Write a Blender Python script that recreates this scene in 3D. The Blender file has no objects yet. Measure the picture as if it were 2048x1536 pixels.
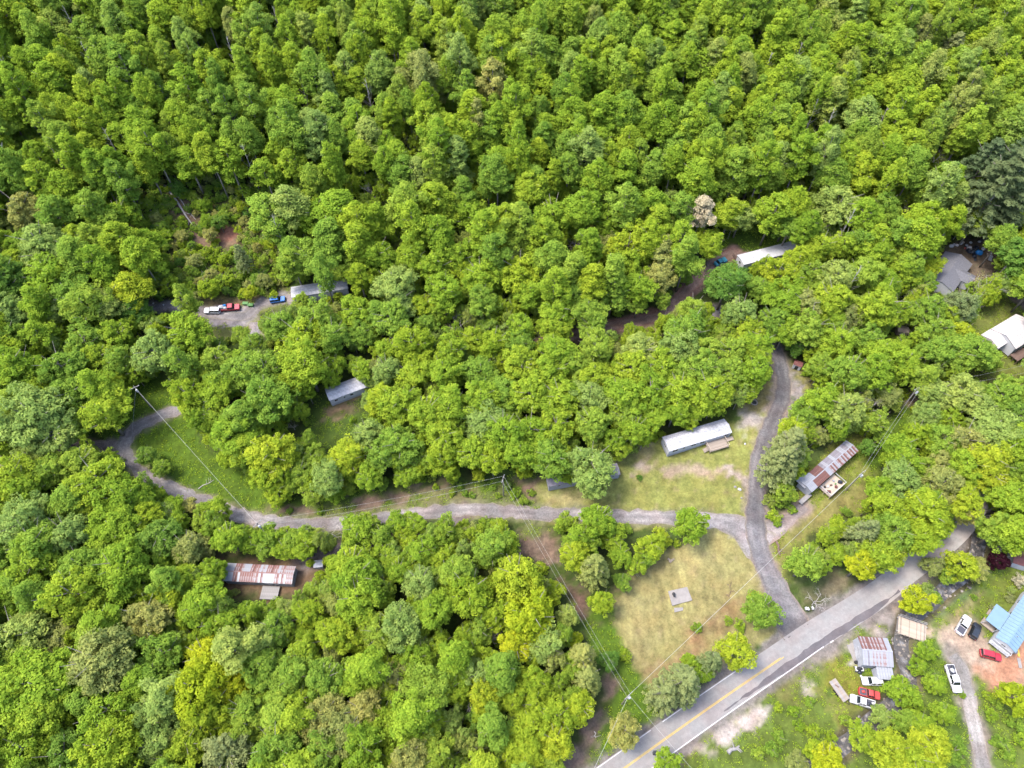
import bpy, math, random
import numpy as np
from mathutils import Vector
random.seed(11); rng = np.random.default_rng(11)
SC = bpy.context.scene
COL = SC.collection
# ------------------------------------------------------------------ camera
CAMZ = 165.0; TILT = math.radians(34.0); F = 1366.0
cam_d = bpy.data.cameras.new('camera'); cam = bpy.data.objects.new('camera', cam_d); COL.objects.link(cam)
cam.location = (0, 0, CAMZ); cam.rotation_euler = (TILT, 0, 0)
cam_d.sensor_width = 36; cam_d.lens = 36 * F / 2048; cam_d.clip_start = 1; cam_d.clip_end = 4000
SC.camera = cam
# ------------------------------------------------------------------ light
SUN = Vector((-0.44, 0.02, 0.90)).normalized()
elev = math.asin(SUN.z); azim = math.atan2(SUN.x, SUN.y)
w = bpy.data.worlds.new('World'); SC.world = w; w.use_nodes = True
nt = w.node_tree; bg = nt.nodes['Background']
sky = nt.nodes.new('ShaderNodeTexSky'); sky.sky_type = 'NISHITA'; sky.sun_disc = False
sky.sun_elevation = elev; sky.sun_rotation = azim; sky.dust_density = 3.0; sky.air_density = 1.0
nt.links.new(sky.outputs[0], bg.inputs[0]); bg.inputs[1].default_value = 0.15
sd = bpy.data.lights.new('sun', 'SUN'); so = bpy.data.objects.new('sun', sd); COL.objects.link(so)
sd.energy = 1.25; sd.angle = math.radians(18.0); sd.color = (1.0, 0.95, 0.87)
so.rotation_euler = SUN.to_track_quat('Z', 'Y').to_euler(); so.location = (0, 0, 300)
SC.view_settings.view_transform = 'Standard'; SC.view_settings.look = 'None'
SC.view_settings.exposure = 2.72; SC.view_settings.gamma = 1
try: SC.view_settings.use_curve_mapping = False
except Exception: pass
SC.cycles.max_bounces = 6; SC.cycles.diffuse_bounces = 3; SC.cycles.transmission_bounces = 3
# ------------------------------------------------------------------ noise / terrain
_nz = {}
def noise(x, y, wl, seed=0):
    k = (wl, seed)
    if k not in _nz:
        r = np.random.default_rng(seed * 977 + int(wl * 10))
        a = r.uniform(0, 2 * np.pi, 9); f = 2 * np.pi / wl * r.uniform(.6, 1.7, 9)
        _nz[k] = (np.cos(a) * f, np.sin(a) * f, r.uniform(0, 6.28, 9))
    kx, ky, ph = _nz[k]
    s = 0
    for i in range(9): s = s + np.sin(kx[i] * x + ky[i] * y + ph[i])
    return s / 3.0          # roughly -1..1
def softplus(t, k): return k * np.logaddexp(0, t / k)
def terrain0(x, y):
    x = np.asarray(x, float); y = np.asarray(y, float)
    y0 = 172 + 0.55 * softplus(x - 60, 15)
    h = 0.075 * softplus(y - 62, 8) + 0.25 * softplus(y - y0, 14)
    h = h + 0.10 * softplus(-x - 95, 12)
    h = h + 0.35 * noise(x, y, 40, 3)
    return h
CREEK = None
def seg_dist(x, y, P):
    """distance to a polyline and arc parameter"""
    best = np.full(np.shape(x), 1e9); sgn = np.zeros(np.shape(x))
    for a, b in zip(P[:-1], P[1:]):
        dx, dy = b[0] - a[0], b[1] - a[1]; L2 = dx * dx + dy * dy + 1e-9
        t = np.clip(((x - a[0]) * dx + (y - a[1]) * dy) / L2, 0, 1)
        d = np.hypot(x - a[0] - t * dx, y - a[1] - t * dy)
        m = d < best
        best = np.where(m, d, best)
    return best
def terrain(x, y):
    h = terrain0(x, y)
    if CREEK is not None:
        d = seg_dist(np.asarray(x, float), np.asarray(y, float), CREEK)
        h = h - 1.5 * np.clip(1 - (d - 1.2) / 2.0, 0, 1) ** 1.5
    return h
cT, sT = math.cos(TILT), math.sin(TILT)
def ray(px, py):
    u = (px - 1024) / F; v = (768 - py) / F
    # camera axes: right X, up (0,c,s), forward (0,s,-c)
    return np.array([u, v * cT + sT, v * sT - cT])
def P(px, py, dz=0.0, tf=None):
    tf = tf or terrain0
    d = ray(px, py); z = dz
    for _ in range(60):
        t = (CAMZ - z) / -d[2]
        x, y = d[0] * t, d[1] * t
        z = 0.5 * z + 0.5 * (float(tf(x, y)) + dz)
    return Vector((x, y, z - dz))
def proj(x, y, z):
    yy = y * cT + (z - CAMZ) * sT; dd = y * sT - (z - CAMZ) * cT
    return 1024 + F * x / dd, 768 - F * yy / dd, dd
def PL(pts): return [(P(a, b).x, P(a, b).y) for a, b in pts]
def catmull(pts, step=1.0):
    pts = [np.array(p, float) for p in pts]
    pts = [2 * pts[0] - pts[1]] + pts + [2 * pts[-1] - pts[-2]]
    out = []
    for i in range(1, len(pts) - 2):
        p0, p1, p2, p3 = pts[i - 1:i + 3]
        n = max(2, int(np.linalg.norm(p2 - p1) / step))
        for k in range(n):
            t = k / n
            out.append(0.5 * (2 * p1 + (p2 - p0) * t + (2 * p0 - 5 * p1 + 4 * p2 - p3) * t * t + (3 * p1 - p0 - 3 * p2 + p3) * t ** 3))
    out.append(pts[-2]); return np.array(out)
# ------------------------------------------------------------------ materials
def srgb(r, g, b):
    f = lambda c: ((c / 255 + .055) / 1.055) ** 2.4 if c > 10 else c / 255 / 12.92
    return (f(r), f(g), f(b))
def mat(name, col, rough=.8, metal=0, noise_scale=None, amt=.25, col2=None, bump=0, spec=.3, thr=None, coord='Object'):
    col = tuple(c * .41 for c in col); col2 = tuple(c * .41 for c in col2) if col2 else None
    m = bpy.data.materials.new(name); m.use_nodes = True; n = m.node_tree.nodes; l = m.node_tree.links
    b = n['Principled BSDF']; b.inputs['Roughness'].default_value = rough; b.inputs['Metallic'].default_value = metal
    b.inputs['Specular IOR Level'].default_value = spec
    b.inputs['Base Color'].default_value = (*col, 1)
    if noise_scale:
        tc = n.new('ShaderNodeTexCoord'); nz = n.new('ShaderNodeTexNoise'); nz.inputs['Scale'].default_value = noise_scale
        nz.inputs['Detail'].default_value = 5; nz.inputs['Roughness'].default_value = .65
        l.new(tc.outputs[coord], nz.inputs['Vector'])
        r = n.new('ShaderNodeValToRGB'); l.new(nz.outputs[0], r.inputs[0])
        c2 = col2 or tuple(c * (1 - amt) for c in col); c1 = col if col2 else tuple(min(1, c * (1 + amt)) for c in col)
        lo, hi = thr or (.35, .65)
        r.color_ramp.elements[0].position = lo; r.color_ramp.elements[1].position = hi
        r.color_ramp.elements[0].color = (*c2, 1); r.color_ramp.elements[1].color = (*c1, 1)
        l.new(r.outputs[0], b.inputs['Base Color'])
        if bump:
            bp = n.new('ShaderNodeBump'); bp.inputs['Strength'].default_value = bump; bp.inputs['Distance'].default_value = .1
            l.new(nz.outputs[0], bp.inputs['Height']); l.new(bp.outputs[0], b.inputs['Normal'])
    return m
def surf_mat(name, amts=((1.6, .25), (.35, .25), (8, .18)), rough=.95, bump=.5, stripes=False):
    """ground material: vertex colour x several noises"""
    m = bpy.data.materials.new(name); m.use_nodes = True; n = m.node_tree.nodes; l = m.node_tree.links
    b = n['Principled BSDF']; b.inputs['Roughness'].default_value = rough; b.inputs['Specular IOR Level'].default_value = .1
    at = n.new('ShaderNodeAttribute'); at.attribute_name = 'tint'; cur = at.outputs['Color']
    ge = n.new('ShaderNodeNewGeometry')
    for i, (s, a) in enumerate(amts):
        nz = n.new('ShaderNodeTexNoise'); nz.inputs['Scale'].default_value = s; nz.inputs['Detail'].default_value = 4
        nz.inputs['Roughness'].default_value = .7
        l.new(ge.outputs['Position'], nz.inputs['Vector'])
        mr = n.new('ShaderNodeMapRange'); mr.inputs[1].default_value = .3; mr.inputs[2].default_value = .7
        mr.inputs[3].default_value = 1 - a; mr.inputs[4].default_value = 1 + a
        l.new(nz.outputs[0], mr.inputs[0])
        mx = n.new('ShaderNodeVectorMath'); mx.operation = 'SCALE'; l.new(cur, mx.inputs[0]); l.new(mr.outputs[0], mx.inputs['Scale']); cur = mx.outputs[0]
    # hue wander towards yellow-brown
    nz2 = n.new('ShaderNodeTexNoise'); nz2.inputs['Scale'].default_value = .22; nz2.inputs['Detail'].default_value = 6
    l.new(ge.outputs['Position'], nz2.inputs['Vector'])
    mr2 = n.new('ShaderNodeMapRange'); mr2.inputs[1].default_value = .4; mr2.inputs[2].default_value = .7; mr2.inputs[4].default_value = .35
    l.new(nz2.outputs[0], mr2.inputs[0])
    mc = n.new('ShaderNodeMix'); mc.data_type = 'RGBA'; mc.blend_type = 'MULTIPLY'; mc.inputs[7].default_value = (1.15, .86, .8, 1)
    l.new(mr2.outputs[0], mc.inputs[0]); l.new(cur, mc.inputs[6]); cur = mc.outputs[2]
    l.new(cur, b.inputs['Base Color'])
    bp = n.new('ShaderNodeBump'); bp.inputs['Strength'].default_value = bump; bp.inputs['Distance'].default_value = .15
    l.new(nz.outputs[0], bp.inputs['Height']); l.new(bp.outputs[0], b.inputs['Normal'])
    return m
def leaf_mat(name, cols, trans=.52, var=.26):
    """foliage: colour from a per-object random ramp, varied per clump by the attribute 'shade'"""
    m = bpy.data.materials.new(name); m.use_nodes = True; n = m.node_tree.nodes; l = m.node_tree.links
    out = n['Material Output']; n.remove(n['Principled BSDF'])
    oi = n.new('ShaderNodeObjectInfo'); r = n.new('ShaderNodeValToRGB')
    e = r.color_ramp.elements
    while len(e) < len(cols): e.new(.5)
    for i, c in enumerate(cols):
        e[i].position = i / max(1, len(cols) - 1) if len(cols) > 1 else 0; 
    for i, c in enumerate(cols): e[i].color = (*c, 1)
    l.new(oi.outputs['Random'], r.inputs[0])
    at = n.new('ShaderNodeAttribute'); at.attribute_name = 'shade'
    hs = n.new('ShaderNodeHueSaturation')
    m1 = n.new('ShaderNodeMapRange'); m1.inputs[3].default_value = .480; m1.inputs[4].default_value = .510; l.new(at.outputs['Fac'], m1.inputs[0])
    m2 = n.new('ShaderNodeMapRange'); m2.inputs[3].default_value = 1 + var; m2.inputs[4].default_value = 1 - var; l.new(at.outputs['Fac'], m2.inputs[0])
    l.new(m1.outputs[0], hs.inputs['Hue']); l.new(m2.outputs[0], hs.inputs['Value']); l.new(r.outputs[0], hs.inputs['Color'])
    d = n.new('ShaderNodeBsdfDiffuse'); t = n.new('ShaderNodeBsdfTranslucent'); mx = n.new('ShaderNodeMixShader'); mx.inputs[0].default_value = trans
    l.new(hs.outputs[0], d.inputs[0]); l.new(hs.outputs[0], t.inputs[0]); l.new(d.outputs[0], mx.inputs[1]); l.new(t.outputs[0], mx.inputs[2])
    l.new(mx.outputs[0], out.inputs[0])
    return m
TONES = {
 'Y': (.240, .300, .018), 'y': (.212, .290, .024), 'b': (.180, .272, .026), 'g': (.164, .256, .034), 'd': (.105, .195, .032),
 'p': (.195, .272, .062), 'o': (.220, .248, .068), 's': (.172, .210, .078), 'k': (.082, .116, .050), 'w': (.37, .34, .22),
 'u': (.026, .008, .013), 'n': (.190, .180, .110),
}
def near(c): 
    return [tuple(v * k for v, k in zip(c, (.82, .88, .9))), c, tuple(v * k for v, k in zip(c, (1.18, 1.06, 1.0)))]
LM = {k: leaf_mat('foliage_' + k, near(c)) for k, c in TONES.items()}
LM['mix'] = leaf_mat('foliage_mix', [TONES[k] for k in 'gbybygpbgybobygp'])
M = {}
M['bark'] = mat('bark', (.34, .30, .25), .9, noise_scale=3, amt=.35)
M['deadwood'] = mat('deadwood', (.50, .46, .43), .9, noise_scale=2, amt=.2)
M['white'] = mat('white_paint', (.56, .56, .58), .5, noise_scale=1.2, amt=.07)
M['siding'] = mat('grey_siding', (.44, .45, .50), .6, noise_scale=1, amt=.1)
M['siding_w'] = mat('white_siding', (.62, .63, .66), .6, noise_scale=1, amt=.08)
M['roof_w'] = mat('white_metal_roof', (.64, .64, .66), .5, .0, noise_scale=.9, col2=(.36, .36, .39), thr=(.36, .62))
M['roof_g'] = mat('grey_and_shaded_metal_roof', (.60, .60, .64), .5, .0, noise_scale=.8, col2=(.31, .31, .35), thr=(.35, .6))
M['roof_cream'] = mat('cream_metal_roof', (.62, .57, .56), .5, noise_scale=.6, amt=.04)
M['roof_blue'] = mat('blue_metal_roof', (.20, .31, .42), .4, noise_scale=.5, amt=.06)
M['roof_shingle'] = mat('shingle_roof', (.155, .155, .175), .9, noise_scale=2.5, amt=.2)
M['roof_red'] = mat('dull_red_roof', (.16, .055, .05), .8, noise_scale=1.5, amt=.3)
M['rust'] = mat('rust_sheet', (.25, .115, .10), .8, noise_scale=1.6, col2=(.40, .34, .35), thr=(.34, .5), coord='Generated')
M['rust_d'] = mat('dark_rust_sheet', (.19, .088, .075), .85, noise_scale=2, amt=.3)
M['zinc'] = mat('galvanised_sheet', (.34, .34, .37), .5, .0, noise_scale=1.4, col2=(.33, .31, .34), thr=(.3, .6))
M['zinc_d'] = mat('dull_grey_sheet', (.24, .22, .25), .7, noise_scale=1.2, amt=.2)
M['zinc_l'] = mat('pale_galvanised_sheet', (.35, .36, .40), .45, noise_scale=1.4, amt=.08)
M['zinc_s'] = mat('rust_stained_sheet', (.36, .34, .36), .6, noise_scale=1.3, col2=(.27, .12, .10), thr=(.38, .56))
M['wood'] = mat('weathered_wood', (.34, .28, .23), .9, noise_scale=1.5, amt=.2)
M['wood_l'] = mat('pale_planks', (.54, .44, .35), .9, noise_scale=1.2, amt=.16)
M['wood_g'] = mat('grey_deck_wood', (.32, .30, .29), .9, noise_scale=1.5, amt=.2)
M['wood_b'] = mat('brown_deck_wood', (.17, .11, .09), .9, noise_scale=1.5, amt=.2)
M['glass'] = mat('window_glass', (.02, .025, .03), .12, spec=.6)
M['dark'] = mat('black_rubber', (.02, .02, .022), .7)
M['black'] = mat('black_car_paint', (.018, .02, .024), .25, spec=.6)
M['carwhite'] = mat('white_car_paint', (.72, .72, .74), .3, spec=.5)
M['red'] = mat('red_car_paint', (.42, .015, .03), .3, spec=.6)
M['faded'] = mat('faded_red_paint', (.50, .06, .055), .55, noise_scale=1, amt=.2)
M['blue'] = mat('blue_car_paint', (.01, .16, .55), .3, spec=.6)
M['bed'] = mat('bed_liner', (.075, .075, .10), .8)
M['steel'] = mat('bright_steel', (.5, .5, .5), .4, .6)
M['concrete'] = mat('concrete', (.30, .275, .26), .9, noise_scale=.8, amt=.12)
M['stone'] = mat('river_stone', (.26, .23, .20), .9, noise_scale=.7, amt=.4)
M['tarp'] = mat('blue_tarp', (.02, .24, .62), .5, noise_scale=1, amt=.15)
M['teal'] = mat('teal_tarp', (.04, .28, .36), .5, noise_scale=1, amt=.15)
M['bag'] = mat('dark_plastic', (.025, .03, .045), .35)
M['pole'] = mat('pole_wood', (.27, .24, .21), .9, noise_scale=1, amt=.2)
M['wire'] = mat('aluminium_wire', (.50, .50, .48), .5)
M['greenbin'] = mat('green_plastic', (.10, .25, .07), .5)
M['yellow'] = mat('yellow_paint', (.62, .42, .06), .6)
M['lamp'] = mat('headlamp_glass', (.75, .75, .78), .15)
M['taillamp'] = mat('tail_lamp', (.35, .01, .01), .25)
GROUND = surf_mat('ground_surface'); GRAVEL = surf_mat('gravel_surface', ((2.2, .28), (.5, .16), (7, .28)), bump=.3)
ASPH = surf_mat('asphalt_surface', ((1.2, .10), (.25, .10), (6, .10)), bump=.15)
# ------------------------------------------------------------------ object helpers
def put(o, name, parent=None, label=None, cat=None, group=None, kind=None, loc=None, rz=None):
    o.name = name
    if o.name not in COL.objects: COL.objects.link(o)
    if parent: o.parent = parent
    if loc is not None: o.location = loc
    if rz is not None: o.rotation_euler = (0, 0, rz)
    if label: o['label'] = label
    if cat: o['category'] = cat
    if group: o['group'] = group
    if kind: o['kind'] = kind
    return o
def empty(name, loc, rz=0, label=None, cat=None, group=None, parent=None):
    o = bpy.data.objects.new(name, None); o.empty_display_size = .3
    return put(o, name, parent, label, cat, group, None, loc, rz)
class MB:
    def __init__(s): s.v = []; s.f = []
    def add(s, vs, fs):
        b = len(s.v); s.v += [tuple(map(float, p)) for p in vs]; s.f += [tuple(i + b for i in f) for f in fs]; return s
    def box(s, c, d, rz=0, tilt=0):
        hx, hy, hz = d[0] / 2, d[1] / 2, d[2] / 2; vs = []
        ca, sa = math.cos(rz), math.sin(rz); ct, st = math.cos(tilt), math.sin(tilt)
        for x in (-hx, hx):
            for y in (-hy, hy):
                for z in (-hz, hz):
                    y2, z2 = y * ct - z * st, y * st + z * ct
                    vs.append((c[0] + x * ca - y2 * sa, c[1] + x * sa + y2 * ca, c[2] + z2))
        return s.add(vs, [(0, 1, 3, 2), (4, 6, 7, 5), (0, 4, 5, 1), (2, 3, 7, 6), (0, 2, 6, 4), (1, 5, 7, 3)])
    def tube(s, pts, rads, n=6, cap=True):
        rings = []
        pts = [Vector(p) for p in pts]
        for i, p in enumerate(pts):
            t = (pts[min(i + 1, len(pts) - 1)] - pts[max(i - 1, 0)]).normalized()
            a = t.cross(Vector((0, 0, 1)) if abs(t.z) < .9 else Vector((1, 0, 0))).normalized(); b = t.cross(a)
            rings.append([p + (a * math.cos(6.2832 * k / n) + b * math.sin(6.2832 * k / n)) * rads[i] for k in range(n)])
        vs = [q for r in rings for q in r]; fs = []
        for i in range(len(rings) - 1):
            for k in range(n): fs.append((i * n + k, i * n + (k + 1) % n, (i + 1) * n + (k + 1) % n, (i + 1) * n + k))
        if cap: fs.append(tuple(range(n))[::-1]); fs.append(tuple((len(rings) - 1) * n + k for k in range(n)))
        return s.add(vs, fs)
    def prism(s, poly, z0, z1):
        n = len(poly)
        vs = [(p[0], p[1], z0) for p in poly] + [(p[0], p[1], z1) for p in poly]
        return s.add(vs, [tuple(range(n))[::-1], tuple(range(n, 2 * n))] + [(i, (i + 1) % n, n + (i + 1) % n, n + i) for i in range(n)])
    def levels(s, rings):
        n = len(rings[0]); vs = [p for r in rings for p in r]; fs = [tuple(range(n))[::-1], tuple((len(rings) - 1) * n + k for k in range(n))]
        for i in range(len(rings) - 1):
            for k in range(n): fs.append((i * n + k, i * n + (k + 1) % n, (i + 1) * n + (k + 1) % n, (i + 1) * n + k))
        return s.add(vs, fs)
    def mesh(s, name, m=None, smooth=False):
        me = bpy.data.meshes.new(name); me.from_pydata(s.v, [], s.f); me.update()
        if m: me.materials.append(m)
        if smooth: me.polygons.foreach_set('use_smooth', [True] * len(me.polygons))
        return me
    def obj(s, name, m, parent=None, loc=None, rz=None, smooth=False, **k):
        return put(bpy.data.objects.new(name, s.mesh(name, m, smooth)), name, parent, loc=loc, rz=rz, **k)
def npmesh(name, V, Fq, m, attrs=None, tint=None, smooth=False):
    me = bpy.data.meshes.new(name); n = Fq.shape[1]
    me.vertices.add(len(V)); me.vertices.foreach_set('co', np.asarray(V, np.float32).ravel())
    me.loops.add(Fq.size); me.loops.foreach_set('vertex_index', Fq.astype(np.int32).ravel())
    me.polygons.add(len(Fq)); me.polygons.foreach_set('loop_start', np.arange(0, Fq.size, n, dtype=np.int32))
    me.update(calc_edges=True); me.validate()
    if m: me.materials.append(m)
    if attrs is not None:
        a = me.attributes.new('shade', 'FLOAT', 'POINT'); a.data.foreach_set('value', np.asarray(attrs, np.float32))
    if tint is not None:
        tint = tint * .37; a = me.attributes.new('tint', 'FLOAT_COLOR', 'POINT')
        a.data.foreach_set('color', np.concatenate([tint, np.ones((len(tint), 1))], 1).astype(np.float32).ravel())
    if smooth: me.polygons.foreach_set('use_smooth', np.ones(len(Fq), bool))
    return me
# ================================================================== LAYOUT (photo positions turned into places on the terrain)
CREEK = catmull(PL([(1600, 1560), (1690, 1490), (1760, 1430), (1815, 1385), (1822, 1350), (1812, 1320), (1806, 1285), (1815, 1248), (1840, 1225), (1868, 1203), (1900, 1170), (1935, 1145), (1958, 1105), (1964, 1062), (1968, 1022), (1985, 985), (2003, 950), (2060, 900)]), 3)
HWY = catmull(PL([(1010, 1705), (1130, 1622), (1252, 1534), (1419, 1415), (1567, 1313), (1635, 1266), (1703, 1224), (1765, 1182), (1812, 1143), (1850, 1116), (1885, 1090), (1918, 1060), (1940, 1032), (1962, 995), (1990, 950), (2060, 890), (2200, 820)]), 1)
R_MAIN = catmull(PL([(1600, 1272), (1578, 1232), (1553, 1180), (1528, 1125), (1513, 1070), (1511, 1020), (1515, 960), (1523, 905), (1541, 850), (1563, 800), (1566, 755), (1553, 705), (1530, 670), (1495, 640), (1455, 628), (1415, 622), (1360, 628)]), 1)
R_UP = catmull(PL([(1050, 700), (1130, 675), (1220, 652), (1275, 643), (1320, 630), (1352, 605), (1378, 578), (1405, 548), (1430, 525), (1470, 505)]), 1)
R_LOW = catmull(PL([(1530, 1098), (1508, 1080), (1478, 1055), (1440, 1044), (1380, 1037), (1250, 1033), (1100, 1028), (950, 1020), (870, 1024), (780, 1035), (690, 1046), (620, 1050), (560, 1046), (500, 1036), (430, 1012), (360, 985), (300, 955), (262, 925), (247, 895), (260, 867), (298, 842), (350, 821), (400, 805), (455, 760), (500, 690), (513, 645)]), 1)
R_SPUR = catmull(PL([(925, 1026), (903, 1046), (872, 1068), (835, 1080), (770, 1088), (690, 1095), (600, 1130)]), 1)
R_WEST = catmull(PL([(245, 892), (205, 889), (150, 893), (90, 900), (45, 912), (-40, 930)]), 1)
R_ROW = catmull(PL([(150, 622), (230, 618), (300, 614), (360, 612), (430, 628), (490, 632), (520, 608), (560, 598), (600, 595)]), 1)
R_TB = catmull(PL([(1520, 1070), (1545, 1058), (1575, 1040), (1610, 1012)]), 1)
R_SE = catmull(PL([(1905, 1310), (1922, 1335), (1933, 1370), (1942, 1420), (1955, 1480), (1968, 1545), (1975, 1600)]), 1)
R_NE = catmull(PL([(2022, 590), (2045, 606), (2080, 640)]), 1)
CLEAR = {
 'lushW': [(268, 775), (340, 772), (352, 800), (365, 850), (430, 915), (500, 965), (565, 1005), (500, 1025), (380, 985), (265, 920), (250, 890), (262, 862), (245, 800)],
 'bank': [(520, 1005), (640, 1000), (760, 985), (900, 962), (1010, 958), (1095, 960), (1135, 1005), (1130, 1025), (900, 1018), (760, 1035), (600, 1040), (500, 1025)],
 'lawn1': [(1232, 918), (1330, 915), (1475, 868), (1470, 830), (1490, 805), (1530, 770), (1552, 770), (1545, 830), (1520, 890), (1503, 1000), (1493, 1052), (1430, 1038), (1240, 1025), (1100, 1022), (1080, 985), (1150, 975), (1230, 985)],
 'trA': [(1315, 885), (1465, 832), (1482, 870), (1335, 922)],
 'lawn2': [(1215, 1238), (1240, 1190), (1262, 1160), (1290, 1135), (1340, 1105), (1390, 1085), (1425, 1062), (1485, 1085), (1515, 1140), (1528, 1175), (1500, 1188), (1478, 1225), (1440, 1245), (1435, 1275), (1400, 1300), (1360, 1320), (1340, 1345), (1290, 1368), (1272, 1340), (1245, 1300), (1228, 1270)],
 'trB': [(1545, 1090), (1565, 1045), (1605, 1005), (1600, 980), (1640, 935), (1690, 880), (1722, 890), (1735, 905), (1728, 960), (1718, 1005), (1670, 1020), (1625, 1050), (1580, 1100), (1560, 1130)],
 'wireN': [(1722, 905), (1790, 845), (1828, 778), (1850, 778), (1838, 800), (1800, 860), (1745, 930)],
 'trD': [(640, 800), (715, 760), (728, 818), (695, 880), (655, 905), (622, 862)],
 'trC': [(425, 1128), (520, 1118), (640, 1125), (630, 1165), (585, 1190), (555, 1200), (515, 1195), (450, 1165)],
 'upW': [(300, 608), (390, 603), (510, 600), (575, 580), (580, 600), (522, 615), (515, 672), (420, 668), (405, 640), (310, 628)],
 'trF': [(1435, 525), (1470, 490), (1440, 470), (1500, 465), (1600, 475), (1590, 500), (1480, 540)],
 'hG': [(1885, 495), (1960, 480), (1990, 500), (1985, 535), (1940, 560), (1900, 590), (1872, 588)],
 'hH': [(1965, 640), (2010, 588), (2060, 580), (2060, 770), (1995, 740), (1970, 700)],
 'wireNE': [(1940, 745), (2060, 725), (2060, 765), (1960, 765)],
 'wireS': [(1085, 1095), (1108, 1090), (1170, 1180), (1230, 1270), (1290, 1365), (1310, 1410), (1265, 1450), (1190, 1536), (1110, 1560), (1225, 1400), (1190, 1330), (1140, 1240), (1098, 1150)],
 'brown': [(1035, 1060), (1108, 1055), (1108, 1120), (1085, 1125), (1040, 1108)],
 'SE': [(1190, 1600), (1340, 1440), (1560, 1300), (1630, 1255), (1720, 1205), (1800, 1150), (1835, 1120), (1880, 1150), (1990, 1140), (2080, 1110), (2080, 1600)],
 'mainN': [(1550, 700), (1585, 715), (1620, 760), (1625, 775), (1590, 800), (1560, 840), (1545, 770)],
}
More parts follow.
